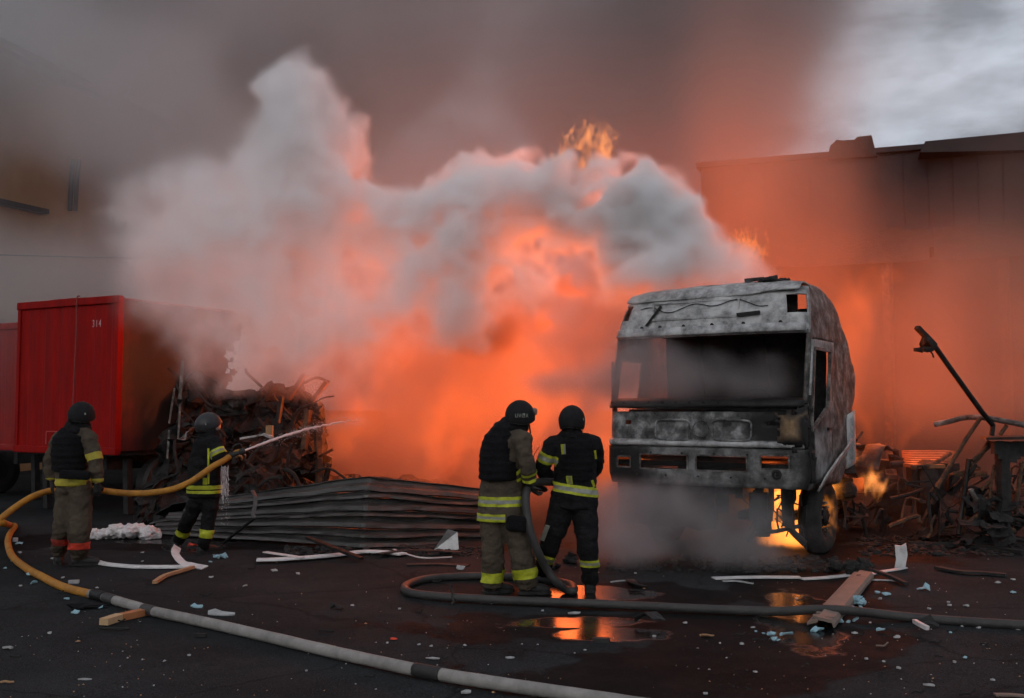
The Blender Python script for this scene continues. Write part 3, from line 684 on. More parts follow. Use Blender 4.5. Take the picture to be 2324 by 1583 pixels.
# ------------------------------------------------------------------ red boxes
BXA = math.atan2(1.2, 2.22)
def red_box(corner, W, H, z0, label, length, burnt=True, number=True):
    """corner: nearest bottom corner; local x along the end face to the left, y along the side"""
    T = thing('red_truck_box', label, 'truck box', (corner[0], corner[1], 0), -BXA, 'red truck boxes')
    def pt(name, mb, m, parent=T, **k): return obj(name, mb, m, parent, world=False, **k)
    def side_m():
        m = mat('scorched_red_side', (.22, .010, .009), (.03, .006, .006), .6, 0, 1.6, (.35, .65), .1, 20, stretch=(1, 1, .35))
        if 'sooted' in m: return m
        m['sooted'] = 1
        t = m.node_tree; N, L = t.nodes, t.links; b = N['Principled BSDF']; src = b.inputs['Base Color'].links[0].from_socket
        co = N.new('ShaderNodeTexCoord'); sp = N.new('ShaderNodeSeparateXYZ'); L.new(co.outputs['Object'], sp.inputs[0])
        nz = N.new('ShaderNodeTexNoise'); nz.inputs['Scale'].default_value = 1.4; nz.inputs['Detail'].default_value = 7; L.new(co.outputs['Object'], nz.inputs[0])
        ad = N.new('ShaderNodeMath'); ad.operation = 'MULTIPLY_ADD'; ad.inputs[1].default_value = 1.1; L.new(nz.outputs[0], ad.inputs[0]); L.new(sp.outputs[1], ad.inputs[2])
        mr = N.new('ShaderNodeMapRange'); mr.inputs[1].default_value = .25; mr.inputs[2].default_value = 1.05; L.new(ad.outputs[0], mr.inputs[0])
        mx = N.new('ShaderNodeMixRGB'); mx.inputs[2].default_value = (.008, .007, .007, 1); L.new(mr.outputs[0], mx.inputs[0]); L.new(src, mx.inputs[1]); L.new(mx.outputs[0], b.inputs['Base Color'])
        return m
    # end wall, pressed in shallow ribs
    def end(i, j):
        x = -W + W * i / 60; ph = (i % 10)
        return (x, .012 if 3 <= ph <= 6 else 0, z0 + .08 + (H - .2) * j)
    pt('end_wall', MB().grid(end, 61, 2), M_RED, solid=.02)
    for (x0, x1) in ((-W - .03, -W + .05), (-.05, .03)):
        pt('corner_post', MB().box(((x0 + x1) / 2, .02, z0 + H / 2), (x1 - x0, .12, H - .02)), M_RED, bevel=.012)
    pt('top_rail', MB().box((-W / 2, .0, z0 + H - .06), (W + .1, .1, .13)), M_RED, bevel=.015)
    pt('bottom_rail', MB().box((-W / 2, .0, z0 + .05), (W + .08, .1, .12)), M_RED, bevel=.012)
    # long side: stands a while, then burnt away in a ragged edge
    nl = int(length / .1)
    nf = nl * 2
    jit = lambda i, j: .035 * fn((i * .9, j * .9, 4), 1, 3) if burnt and i > 12 else 0
    pt('side_wall', MB().grid(lambda i, j: (.05 * fn((i * .12, j * .12, 9), 1) * (i / nf) ** 2 * 3 if burnt else 0, .06 + i * .05 + jit(i, j), z0 + .05 + (H - .12) * j / 48 + jit(j, i)), nf + 1, 49,
        keep=(lambda i, j: i * .05 + .5 * fn((i * .12, j * .12, 0), 1, 2, 4) < length - .75 + .3 * math.sin(j * .17)) if burnt else None), side_m(), solid=.012)
    pt('side_wall', MB().grid(lambda i, j: (-W, .06 + i * .1, z0 + .05 + (H - .12) * j / 24), nl + 1, 25), side_m(), solid=.025)
    pt('roof_sheet', MB().grid(lambda i, j: (-W + W * j / 12, i * .1, z0 + H + .01 - .05 * abs(j / 6 - 1) ** 2), nl + 1, 13, keep=lambda i, j: i * .1 + .3 * fn((i * .3, j * .3, 3), 1, 2) < length - .3), M_RED, solid=.02)
    pt('floor_deck', MB().box((-W / 2, length / 2, z0 + .02), (W - .1, length, .1)), M_CHAR)
    for x in (-W * .75, -W * .25): pt('chassis_rail', MB().box((x, length / 2 + .3, z0 - .17), (.12, length, .24)), M_CHAR)
    for x in (-W * .92, -W * .1): pt('support_leg', MB().bar((x, .45, z0 - .1), (x, .5, .02), .11, .11), M_CHAR)
    pt('brace', MB().bar((-W * .85, .4, z0 - .05), (-W * .6, .5, z0 - .55), .06, .06), M_CHAR)
    for y in (1.1,):
        for x in (-W + .15, -.15):
            wprof = [(.18, -.12), (.30, -.14), (.44, -.13), (.48, -.08), (.48, .08), (.44, .13), (.30, .14), (.18, .10)]
            pt('wheel', MB().lathe(wprof, (x, y, .48), (1, 0, 0), 24), M_RUB)
    if number:
        cb = [(-.95, -.02, z0 + H + .04), (-.93, -.09, z0 + H - .02), (-.95, -.07, z0 + H * .8), (-.98, -.06, z0 + H * .55), (-1.0, -.06, z0 + H * .3), (-1.02, -.07, z0 + .12), (-1.0, -.05, z0 - .1)]
        pt('hanging_cable', MB().tube(catmull(cb, 4), .012, 6), mat('red_cable', (.22, .03, .025), (.12, .02, .02), .6))
        cu = bpy.data.curves.new('number', 'FONT'); cu.body = '314'; cu.size = .17; cu.extrude = .002; cu.space_character = 1.5
        o = bpy.data.objects.new('tmp', cu); C.objects.link(o)
        dg = bpy.context.evaluated_depsgraph_get(); me = bpy.data.meshes.new_from_object(o.evaluated_get(dg)); bpy.data.objects.remove(o)
        me.transform(Matrix.Translation((-.62, -.016, z0 + H - .50)) @ Matrix.Rotation(R(90), 4, 'X') @ Matrix.Diagonal((.62, 1, 1, 1)))
        link('stencilled_number', me, mat('stencil_white', (.55, .45, .44), (.35, .25, .25), .8), T, world=False)
        fr = MB()
        for a, b in (((-1.72, z0 + .14), (-1.72, z0 + .36)), ((-1.72, z0 + .36), (-1.2, z0 + .36))): fr.bar((a[0], -.018, a[1]), (b[0], -.018, b[1]), .012, .008, (0, 1, 0))
        pt('placard_rim', fr, mat('faded_red', (.5, .09, .08), (.4, .06, .05), .6))
    return T
BOX = red_box((-6.50, 16.4), 2.52, 2.62, 1.04, 'red truck box numbered 314 with a soot blackened right side', 3.4)
red_box((-9.35, 19.1), 2.5, 2.45, 1.0, 'red truck box half hidden behind the numbered box at the picture edge', 5.0, burnt=False, number=False)
# ------------------------------------------------------------------ firefighters
def ellipsoid(mb, c, r, rot=None, n=16, m=10):
    c = Vector(c); M = rot or Matrix.Identity(3)
    vs_ = [c + M @ Vector((0, 0, r[2]))]
    for i in range(1, m):
        p = math.pi * i / m
        for k in range(n):
            a = 2 * math.pi * k / n
            vs_.append(c + M @ Vector((r[0] * math.sin(p) * math.cos(a), r[1] * math.sin(p) * math.sin(a), r[2] * math.cos(p))))
    vs_.append(c + M @ Vector((0, 0, -r[2])))
    fs = [(0, 1 + k, 1 + (k + 1) % n) for k in range(n)]
    for i in range(m - 2):
        for k in range(n): fs.append((1 + i * n + k, 1 + (i + 1) * n + k, 1 + (i + 1) * n + (k + 1) % n, 1 + i * n + (k + 1) % n))
    b = 1 + (m - 2) * n; e = len(vs_) - 1
    fs += [(e, b + (k + 1) % n, b + k) for k in range(n)]
    return mb.add(vs_, fs)
def capsule(mb, pts, rs, n=12):
    """tapered limb with rounded ends"""
    pts = [Vector(p) for p in pts]
    mb.tube(pts, rs, n)
    for p, r in ((pts[0], rs[0]), (pts[-1], rs[-1])):
        q = max(r) * .9 if isinstance(r, (tuple, list)) else r
        ellipsoid(mb, p, (q, q, q), n=10, m=7)
    return mb
def glove(wrist, d, nrm, hand=1, curl=48, name='glove'):
    d = Vector(d).normalized(); nrm = Vector(nrm); nrm = (nrm - d * nrm.dot(d)).normalized(); s = d.cross(nrm) * hand
    mb = MB(); w = Vector(wrist)
    mb.tube([w - d * .05, w, w + d * .05, w + d * .095], [(.034, .034), (.030, .038), (.022, .048), (.018, .046)], 12, up=nrm)
    for k in range(4):
        L3 = [(.042, .028, .022), (.046, .032, .024), (.044, .030, .023), (.034, .024, .020)][k]
        p = w + d * .088 + s * ((1.5 - k) * .0225); pts = [p]; a = R(curl * .5)
        for q in range(3):
            dirv = d * math.cos(a) + nrm * math.sin(a); p = p + dirv * L3[q]; pts.append(p); a += R(curl)
        capsule(mb, pts, [.0125, .012, .011, .0095], 8)
    p = w + d * .03 + s * .036; pts = [p, p + (d * .5 + nrm * .45 + s * .6).normalized() * .04, p + (d * .6 + nrm * .5 + s * .55).normalized() * .04 + (d * .75 + nrm * .7 - s * .1).normalized() * .04]
    capsule(mb, pts, [.016, .014, .011], 8)
    return remesh(mb, .0065, 2, name=name)
def boot(ankle, toe_dir, name='boot', shaft=.22, scale=1.0):
    a = Vector(ankle); t = Vector(toe_dir); t.z = 0; t.normalize()
    g = Vector((a.x, a.y, 0)); mb = MB()
    mb.tube([g + Vector((0, 0, shaft)), g + Vector((0, 0, .12)), g + Vector((0, 0, .05))], [(.065, .062), (.06, .06), (.058, .058)], 14, up=t)
    mb.tube([g - t * .085 + Vector((0, 0, .05)), g - t * .02 + Vector((0, 0, .06)), g + t * .08 + Vector((0, 0, .058)), g + t * .16 + Vector((0, 0, .048)), g + t * .215 + Vector((0, 0, .040))],
            [(.04, .040), (.055, .048), (.055, .05), (.045, .052), (.03, .035)], 14, up=(0, 0, 1))
    r = remesh(mb, .011, 3, name=name)
    for v in r.vertices: v.co.z = max(v.co.z, .004)
    s = t.cross(Vector((0, 0, 1))); so = MB()
    out = [(-.10, .035), (-.06, .048), (.05, .052), (.13, .058), (.20, .045), (.235, .0), (.20, -.045), (.13, -.058), (.05, -.052), (-.06, -.048), (-.10, -.035)]
    so.prism([g + t * x + s * y + Vector((0, 0, .002)) for x, y in out], (0, 0, 0), (0, 0, .028))
    return r, so
def slab_cut(me, planes, off=.006, near=None, rad=None):
    """the strip of a garment between planes [(point, normal)...] (keep the side the normals point to), lifted off the cloth"""
    bm = bmesh.new(); bm.from_mesh(me)
    for p, n in planes:
        bmesh.ops.bisect_plane(bm, geom=bm.verts[:] + bm.edges[:] + bm.faces[:], plane_co=p, plane_no=n, clear_inner=True)
    if near is not None:
        bad = [f for f in bm.faces if (f.calc_center_median() - near).length > rad]
        bmesh.ops.delete(bm, geom=bad, context='FACES')
    bm.normal_update()
    nn = {v: v.normal.copy() for v in bm.verts}
    for v in bm.verts: v.co += nn[v] * off
    r = bpy.data.meshes.new('band'); bm.to_mesh(r); bm.free()
    return r
def ring_bands(me, c, axis, stripes, near_r, T, off=.006):
    """stripes: [(lo, hi, material)] metres along the axis from c"""
    ax = Vector(axis).normalized(); c = Vector(c)
    for lo, hi, m in stripes:
        r = slab_cut(me, [(c + ax * lo, ax), (c + ax * hi, -ax)], off, c, near_r)
        if len(r.polygons) == 0: continue
        link('reflective_band', r, m, T, smooth=True, recalc=False)
def patch(me, c, half_u, half_v, udir, vdir, m, T, name='reflective_strip', off=.007, depth=.25, toward=None):
    u_, v_ = Vector(udir).normalized(), Vector(vdir).normalized(); c = Vector(c)
    r = slab_cut(me, [(c - u_ * half_u, u_), (c + u_ * half_u, -u_), (c - v_ * half_v, v_), (c + v_ * half_v, -v_)], off, c, depth)
    bm = bmesh.new(); bm.from_mesh(r)
    tw = Vector(toward or (0, -1, 0))
    bmesh.ops.delete(bm, geom=[f for f in bm.faces if f.normal.dot(tw) < .05], context='FACES'); bm.to_mesh(r); bm.free()
    if len(r.polygons): link(name, r, m, T, smooth=True, recalc=False)
def text_on(c, radii, rot, az, el, text, size, m, T, name):
    cu = bpy.data.curves.new('t', 'FONT'); cu.body = text; cu.size = size; cu.align_x = 'CENTER'; cu.space_character = 1.1
    o = bpy.data.objects.new('tmp', cu); C.objects.link(o); dg = bpy.context.evaluated_depsgraph_get()
    me = bpy.data.meshes.new_from_object(o.evaluated_get(dg)); bpy.data.objects.remove(o)
    rm = sum(radii) / 3
    for v in me.vertices:
        a = az + v.co.x / rm; e = el + v.co.y / rm
        p = Vector((radii[0] * math.cos(e) * math.sin(a), -radii[1] * math.cos(e) * math.cos(a), radii[2] * math.sin(e)))
        v.co = Vector(c) + rot @ (p * 1.03)
    link(name, me, m, T, recalc=False)
def helmet(c, rx, ry, rz, az, tilt, T, m, style='ballistic', d=(0, 0)):
    """front of the helmet faces az (0 = away from the camera, positive to the right)"""
    rot = Matrix.Rotation(-az, 3, 'Z') @ Matrix.Rotation(tilt, 3, 'X')
    c = Vector(c); n, k = 40, 16
    def f(i, j):
        a = 2 * math.pi * i / n; ca, sa = math.cos(a), math.sin(a)        # ca>0: front
        low = R(106) + R(16) * abs(sa) ** 2 + R(10) * max(0, -ca) - R(10) * max(0, ca)
        p = low * j / k
        fl = 1 + .05 * max(0, j / k - .82) / .18
        q = Vector((rx * math.sin(p) * sa * fl, ry * math.sin(p) * ca * fl, rz * math.cos(p)))
        return c + rot @ q
    h = obj('helmet', MB().grid(lambda i, j: f(i % n, j), n + 1, k + 1), m, T, smooth=True, solid=.008)
    rim = [f(i % n, k) for i in range(n + 1)]
    obj('rim', MB().tube(rim, .006, 6), M_RUB, h, smooth=True)
    for s in (-1, 1):
        strap = MB()
        a = c + rot @ Vector((s * rx * .92, ry * .1, -rz * .45)); b = c + rot @ Vector((s * rx * .5, ry * .55, -rz * 1.15))
        strap.bar(a, b, .018, .004, rot @ Vector((s, 0, 0)))
        obj('chin_strap', strap, M_RUB, h)
    for s in (-1, 1):
        p = f((n // 2 + s * 8) % n, k - 5)
        o = MB(); o.box(p, (.016, .012, .022), rot @ Matrix.Rotation(s * -.9, 3, 'Z')); obj('strap_clip', o, M_SIL, h)
    return h, rot
def person(label, d, az, head, torso, arms, legs, cloth, vest=None, hood=True, collar=None, helm=(.135, .155, .15), helm_m=None, tilt=0.0, vest_rows=None, group='firefighters', hem=None):
    base = at(torso[-1][0], 925, d); base.z = 0
    T = thing('person', label, 'person', tuple(base), 0, group)
    W = lambda px, dd=0: px / ppm(d + dd)
    fwd = Vector((math.sin(az), math.cos(az), 0)); rgt = Vector((math.cos(az), -math.sin(az), 0))
    hc = at(head[0], head[1], d + (head[2] if len(head) > 2 else 0))
    # --- body: one continuous figure under the clothes
    b = MB()
    ellipsoid(b, hc, (.078, .098, .125), Matrix.Rotation(-az, 3, 'Z'))
    ellipsoid(b, hc + fwd * .055 - Vector((0, 0, .075)), (.05, .05, .05)); ellipsoid(b, hc + fwd * .105 - Vector((0, 0, .02)), (.016, .022, .022))
    ellipsoid(b, hc + fwd * .09 + Vector((0, 0, .03)), (.05, .02, .012), Matrix.Rotation(-az, 3, 'Z')); ellipsoid(b, hc + fwd * .097 - Vector((0, 0, .062)), (.024, .014, .008), Matrix.Rotation(-az, 3, 'Z'))
    for s in (-1, 1): ellipsoid(b, hc + rgt * s * .08 - Vector((0, 0, .01)), (.014, .022, .034), Matrix.Rotation(-az, 3, 'Z'))
    tp = [at(u, v, d + dd) for u, v, hw, dp, dd in torso]
    capsule(b, [hc - Vector((0, 0, .06)), tp[0]], [.055, .065])
    b.tube(tp, [(W(hw) * .72, W(hw) * dp * .72) for u, v, hw, dp, dd in torso], 16, up=(1, 0, 0))
    AR = [[at(u, v, d + dd) for u, v, hw, dd in a['j']] for a in arms]; LG = []
    for a, J in zip(arms, AR): capsule(b, J, [W(hw) * .62 for u, v, hw, dd in a['j']])
    for l in legs:
        J = []
        f = gnd(l['foot'][0], l['foot'][1])
        for u, v, hw, dd in l['j'][:-1]: J.append(at(u, v, d + dd))
        ua, va, hwa = l['j'][-1][:3]
        J.append(at(ua, va, f.y)); LG.append((J, f)); capsule(b, J, [W(q[2]) * .66 for q in l['j']])
    bm_ = remesh(b, .014, 3, name='body'); link('body', bm_, M_SKIN, T, smooth=True, recalc=False)
    for s in (-1, 1):
        e = MB(); ellipsoid(e, hc + fwd * .092 + rgt * s * .032 + Vector((0, 0, .006)), (.012, .012, .012), n=10, m=8); obj('eye', e, M_PAPER, T, smooth=True)
    # --- clothes
    seed = d + head[0] * .01
    def fold(amp, sz):
        return lambda p: amp * (fn((p.x * 1.0, p.y * 1.0, p.z * 1.9), sz, seed) * .8 + .35 * fn(p, sz * 2.7, seed + 3, 2) + .5 * max(0, math.sin(p.z * 34 + 5 * fn(p, 3, seed))) * fn(p, 4, seed + 1))
    tr = MB()
    for l, (J, f) in zip(legs, LG):
        pts = catmull(J, 4); rs = []
        jj = l['j']
        for k in range(len(pts)):
            t = k / (len(pts) - 1) * (len(jj) - 1); i0 = min(int(t), len(jj) - 2); rs.append(W(jj[i0][2] + (jj[i0 + 1][2] - jj[i0][2]) * (t - i0)))
        tr.tube(pts, rs, 18, up=(1, 0, 0)); ellipsoid(tr, pts[0], (rs[0], rs[0], rs[0]))
    hipc = (LG[0][0][0] + LG[1][0][0]) / 2
    tr.tube([hipc + Vector((0, 0, .16)), hipc, hipc - Vector((0, 0, .05))], [(W(torso[-1][2]) * .86, W(torso[-1][2]) * torso[-1][3] * .86)] * 2 + [(W(torso[-1][2]) * .7, W(torso[-1][2]) * torso[-1][3] * .7)], 18, up=(1, 0, 0))
    trm = remesh(tr, .014, 3, fold(.020, 5.5), 'trousers')
    jk = MB()
    jk.tube(tp, [(W(hw), W(hw) * dp) for u, v, hw, dp, dd in torso], 22, up=(1, 0, 0))
    for a, J in zip(arms, AR):
        pts = catmull(J, 4); jj = a['j']; rs = []
        for k in range(len(pts)):
            t = k / (len(pts) - 1) * (len(jj) - 1); i0 = min(int(t), len(jj) - 2); rs.append(W(jj[i0][2] + (jj[i0 + 1][2] - jj[i0][2]) * (t - i0)))
        jk.tube(pts, rs, 16); ellipsoid(jk, pts[0], (rs[0] * 1.12,) * 3)
        if J[0].z < tp[0].z + .4: jk.tube([tp[0].lerp(tp[1], .4), J[0]], [.10, rs[0] * 1.05], 14)
    jkm = remesh(jk, .014, 3, fold(.018, 6.5), 'jacket')
    if hem is not None:
        bm2 = bmesh.new(); bm2.from_mesh(jkm)
        bmesh.ops.bisect_plane(bm2, geom=bm2.verts[:] + bm2.edges[:] + bm2.faces[:], plane_co=hem[0], plane_no=hem[1], clear_inner=True)
        bm2.to_mesh(jkm); bm2.free()
    trc, jkc = trm.copy(), jkm.copy()
    link('trousers', trm, cloth, T, smooth=True, recalc=False)
    link('jacket', jkm, cloth, T, smooth=True, recalc=False, solid=.006)
    if vest:
        vb = MB()
        vb.tube([at(u, v, d + dd) for u, v, hw, dp, dd in vest], [(W(hw), W(hw) * dp) for u, v, hw, dp, dd in vest], 20, up=(1, 0, 0))
        vm = remesh(vb, .014, 2, lambda p: .010 * fn(p, 7, seed + 5) + (.006 if math.sin(p.z * 95) > .55 else 0), 'vest')
        vo = link('vest', vm, M_VEST, T, smooth=True, recalc=False)
    if collar:
        cb = MB()
        for u, v, hw, dp, dd in collar: pass
        cb.tube([at(u, v, d + dd) for u, v, hw, dp, dd in collar], [(W(hw), W(hw) * dp) for u, v, hw, dp, dd in collar], 18, up=(1, 0, 0))
        link('collar', remesh(cb, .013, 2, fold(.016, 9), 'collar'), M_BLACK, T, smooth=True, recalc=False)
    if hood:
        hb = MB(); ellipsoid(hb, hc - fwd * .014 - Vector((0, 0, .02)), (.092, .100, .14), Matrix.Rotation(-az, 3, 'Z')); capsule(hb, [hc - Vector((0, 0, .08)), tp[0] + Vector((0, 0, .02))], [.085, .11])
        link('balaclava', remesh(hb, .013, 2, fold(.008, 12), 'balaclava'), M_BLACK, T, smooth=True, recalc=False)
    h, hrot = helmet(hc + Vector((0, 0, .035)), *helm, az, tilt, T, helm_m or M_HELM)
    for a, J in zip(arms, AR):
        g = a.get('glove')
        if g: link('glove', glove(J[-1] + (J[-1] - J[-2]).normalized() * .03, g[0], g[1], g[2], g[3]), M_RUB if len(g) < 5 else g[4], T, smooth=True, recalc=False)
    for l, (J, f) in zip(legs, LG):
        bt, so = boot(f, l['toe'], shaft=min(.30, max(.16, J[-1].z + .02)))
        bo = link('boot', bt, M_RUB, T, smooth=True, recalc=False); obj('sole', so, M_CHAR, bo)
    return dict(T=T, jacket=jkc, trousers=trc, W=W, hc=hc, fwd=fwd, rgt=rgt, LG=LG, AR=AR, tp=tp, helmet=h, hrot=hrot, d=d)
def stripes(w, gap=None):
    """yellow - silver - yellow"""
    return [(-w, -w * .36, M_YEL), (-w * .36, w * .36, M_SIL), (w * .36, w, M_YEL)]
def build_people():
    # -- the pair: tan suit
    p = person('firefighter in tan suit and black vest bracing the dark hose behind a colleague', 9.75, R(52), (1180, 951),
        [(1172, 984, 26, 1.1, 0), (1158, 1000, 40, .9, 0), (1146, 1040, 47, .85, 0), (1141, 1085, 49, .8, 0), (1138, 1125, 50, .8, 0), (1138, 1155, 51, .82, 0), (1137, 1182, 54, .8, 0)],
        [dict(j=[(1186, 1000, 19, -.16), (1191, 1030, 18.5, -.2), (1196, 1058, 17, -.2), (1203, 1092, 14.5, -.12)], glove=((.35, .35, -.8), (.8, .4, .5), 1, 42)),
         dict(j=[(1150, 1000, 19, .22), (1168, 1060, 18, .3), (1196, 1102, 13, .25)], glove=((1, .1, .02), (.1, -.6, -.8), -1, 14))],
        [dict(j=[(1116, 1165, 27, 0), (1118, 1215, 27, 0), (1118, 1270, 26, 0), (1117, 1326, 24.5, 0)], foot=(1117, 1346), toe=(.9, .35, 0)),
         dict(j=[(1160, 1165, 28, 0), (1176, 1220, 27, -.02), (1187, 1275, 27, -.05), (1196, 1326, 26, 0)], foot=(1198, 1348), toe=(1, .12, 0))],
        M_TAN, vest=[(1152, 976, 30, .9, -.02), (1134, 1002, 37, 1.1, -.02), (1129, 1034, 42, 1.1, -.02), (1133, 1056, 46, 1.05, -.03), (1133, 1088, 47, 1.05, -.03)],
        collar=[(1128, 985, 24, 1.0, 0), (1150, 974, 30, 1.0, 0), (1180, 972, 22, 1.0, 0)], helm=(.128, .150, .150))
    T, W = p['T'], p['W']
    X, Z = Vector((1, 0, 0)), Vector((0, 0, 1))
    for v0, h in ((1129, .018), (1141.5, .018)): pass
    c = at(1138, 1135.5, 9.75); c2 = at(1120, 1171, 9.75)
    ring_bands(p['jacket'], c, Z, [(-.047, -.017, M_YEL), (-.017, .017, M_SIL), (.017, .047, M_YEL)], .5, T)
    for lo, hi, m in ((-.036, -.014, M_YEL), (-.014, .014, M_SIL), (.014, .036, M_YEL)):
        patch(p['jacket'], c2 + Z * (lo + hi) / 2 - X * .02, .135, (hi - lo) / 2, X, Z, m, T, 'reflective_band', depth=.4)
    ring_bands(p['trousers'], at(1117, 1312, 9.7), Z, [(-.048, .048, M_YEL)], .22, T)
    ring_bands(p['trousers'], at(1190, 1300, 9.7), Vector((-.12, 0, 1)), [(-.05, .05, M_YEL)], .22, T)
    ring_bands(p['jacket'], at(1200, 1079, 9.6), p['AR'][0][-1] - p['AR'][0][-2], [(-.05, -.02, M_YEL), (-.02, .018, M_TAN), (.018, .048, M_YEL)], .13, T)
    obj('pouch', MB().box(at(1172, 1188, 9.58), (.20, .09, .15), Matrix.Rotation(.12, 3, 'Y')), M_VEST, T, bevel=.035)
    obj('radio', MB().box(at(1206, 1052, 9.6), (.045, .04, .13)), M_RUB, T, bevel=.008)
    obj('radio_aerial', MB().tube(catmull([at(1209, 1046, 9.6), at(1213, 1030, 9.6), at(1224, 1013, 9.6)], 4), .004, 5), M_RUB, T)
    gg = p['hc'] + p['fwd'] * .15 + Vector((0, 0, .075))
    go = obj('goggles', MB().box(gg, (.13, .05, .075), Matrix.Rotation(-R(52), 3, 'Z')), mat('goggle_lens', (.25, .18, .16), (.12, .09, .08), .25), T, bevel=.018)
    text_on(p['hc'] + Vector((0, 0, .035)), (.128, .150, .150), Matrix.Identity(3), R(8), R(-6), 'UVOX', .05, M_SIL, p['T'], 'helmet_lettering')
    text_on(p['hc'] + Vector((0, 0, .035)), (.15, .165, .16), Matrix.Identity(3), R(64), R(12), 'S', .045, M_SIL, p['T'], 'goggle_lettering')
    fl = mat('faded_print', (.32, .32, .05), (.2, .2, .05), .8)
    text_on(at(1105, 1160, 9.75) + Vector((0, .0, 0)), (.22, .23, .01), Matrix.Identity(3), R(-2), 0, '10', .055, fl, p['T'], 'jacket_lettering')
    # -- the pair: black suit
    p = person('firefighter in black suit standing legs apart right beside the smoking lorry', 9.9, R(14), (1298, 962),
        [(1298, 990, 26, 1.0, 0), (1301, 1006, 46, .55, 0), (1306, 1035, 48, .6, 0), (1306, 1075, 48, .62, 0), (1305, 1108, 49, .66, 0), (1303, 1135, 54, .68, 0), (1302, 1152, 55, .7, 0)],
        [dict(j=[(1254, 1012, 19, 0), (1241, 1036, 18.5, -.02), (1231, 1062, 17, .02), (1240, 1078, 16, .14), (1256, 1086, 14, .3)], glove=((.8, .5, -.15), (.1, -.2, -1), 1, 50)),
         dict(j=[(1347, 1010, 19, 0), (1353, 1035, 18, .08), (1349, 1064, 16, .22), (1322, 1082, 13, .42)], glove=((-.8, .4, -.1), (.1, -.2, -1), -1, 50))],
        [dict(j=[(1274, 1150, 28, 0), (1262, 1195, 27, 0), (1246, 1238, 23, .05), (1236, 1275, 20, .2), (1229, 1300, 17, .3)], foot=(1229, 1318), toe=(-.15, 1, 0)),
         dict(j=[(1326, 1150, 29, 0), (1330, 1195, 28, -.05), (1334, 1240, 24, -.1), (1338, 1290, 20, -.05), (1339, 1318, 18, 0)], foot=(1339, 1341), toe=(.1, 1, 0))],
        M_BLACK, vest=[(1303, 992, 34, .75, .0), (1308, 1012, 40, .8, -.02), (1309, 1050, 41, .82, -.02), (1308, 1090, 41, .8, -.02)], collar=[(1296, 994, 34, .8, 0), (1298, 980, 26, 1.0, 0)], helm=(.128, .15, .15))
    T = p['T']
    ax = Vector((.0, 0, 1)) + X * .15
    ring_bands(p['jacket'], at(1303, 1109, 9.9), ax, [(-.046, -.022, M_YEL), (-.022, .02, M_SIL), (.02, .046, M_YEL)], .5, T)
    ring_bands(p['jacket'], at(1242, 1035, 9.9), p['AR'][0][1] - p['AR'][0][2], [(-.05, -.022, M_YEL), (-.022, .022, M_SIL), (.022, .05, M_YEL)], .14, T)
    ring_bands(p['trousers'], at(1338, 1274, 9.9), Z, [(-.034, -.014, M_YEL), (-.014, .014, M_SIL), (.014, .034, M_YEL)], .2, T)
    ring_bands(p['trousers'], at(1236, 1266, 10), Vector((.35, 0, 1)), [(-.04, -.016, M_YEL), (-.016, .016, M_SIL), (.016, .04, M_YEL)], .2, T)
    # strips that hang on the back and flank, standing just off vest and jacket
    for (u0, v0, u1, v1, w, m) in ((1276, 1008, 1278, 1030, .030, M_YEL), (1280.5, 1008, 1282, 1030, .020, M_SIL), (1287, 1080, 1289, 1098, .022, M_YEL), (1291.5, 1080, 1293.5, 1098, .016, M_SIL), (1296, 1080, 1298, 1098, .018, M_YEL), (1350, 1022, 1353, 1041, .02, M_YEL), (1344, 1090, 1349, 1104, .024, M_YEL)):
        mb = MB().bar(at(u0, v0, 9.42), at(u1, v1, 9.46), w, .006, (0, 1, 0)); obj('reflective_strip', mb, m, T)
    obj('reflective_strip', MB().bar(at(1243, 1192, 9.68), at(1230, 1226, 9.8), .045, .006, (0, 1, 0)), M_SIL, T)
    # -- left: tan suit
    p = person('firefighter in worn tan suit holding the yellow hose beside the red box', 11.35, R(30), (185, 948),
        [(183, 974, 22, 1.0, 0), (172, 990, 34, .8, 0), (166, 1020, 37, .85, 0), (164, 1060, 37, .8, 0), (166, 1085, 37, .8, 0), (166, 1100, 38, .8, 0)],
        [dict(j=[(134, 998, 16, 0), (124, 1024, 16, 0), (116, 1052, 15, .02), (118, 1086, 13, .05)], glove=((0, .1, -1), (.7, .5, 0), -1, 30)),
         dict(j=[(203, 997, 17, -.05), (211, 1025, 17, -.08), (217, 1054, 15.5, -.1), (221, 1092, 13, -.08)], glove=((-.1, .1, -1), (-.4, .8, 0), 1, 45))],
        [dict(j=[(147, 1105, 20, 0), (143, 1150, 18.5, 0), (140, 1200, 18, 0), (135, 1252, 16, 0)], foot=(133, 1281), toe=(-.5, 1, 0)),
         dict(j=[(182, 1105, 26, 0), (182, 1155, 26, 0), (180, 1210, 24, -.02), (178, 1258, 20, 0)], foot=(180, 1283), toe=(1, .2, 0))],
        M_TAN, vest=[(168, 980, 30, .9, -.04), (159, 1000, 38, .95, -.04), (158, 1030, 39, .95, -.05), (159, 1066, 38, .95, -.04)],
        collar=[(170, 982, 30, .9, 0), (180, 966, 26, 1.0, 0)], helm=(.128, .15, .148))
    T = p['T']
    ring_bands(p['jacket'], at(165, 1090, 11.35), Z, [(-.05, .03, mat('dull_yellow', (.42, .36, .03), (.26, .22, .03), .7))], .4, T)
    obj('belt_pouch', MB().box(at(170, 1077, 11.1), (.34, .08, .10), Matrix.Rotation(.05, 3, 'Y')), M_VEST, T, bevel=.03)
    ring_bands(p['jacket'], at(214, 1036, 11.25), p['AR'][1][1] - p['AR'][1][2], [(-.04, .04, mat('dull_yellow', (.42, .36, .03)))], .13, T)
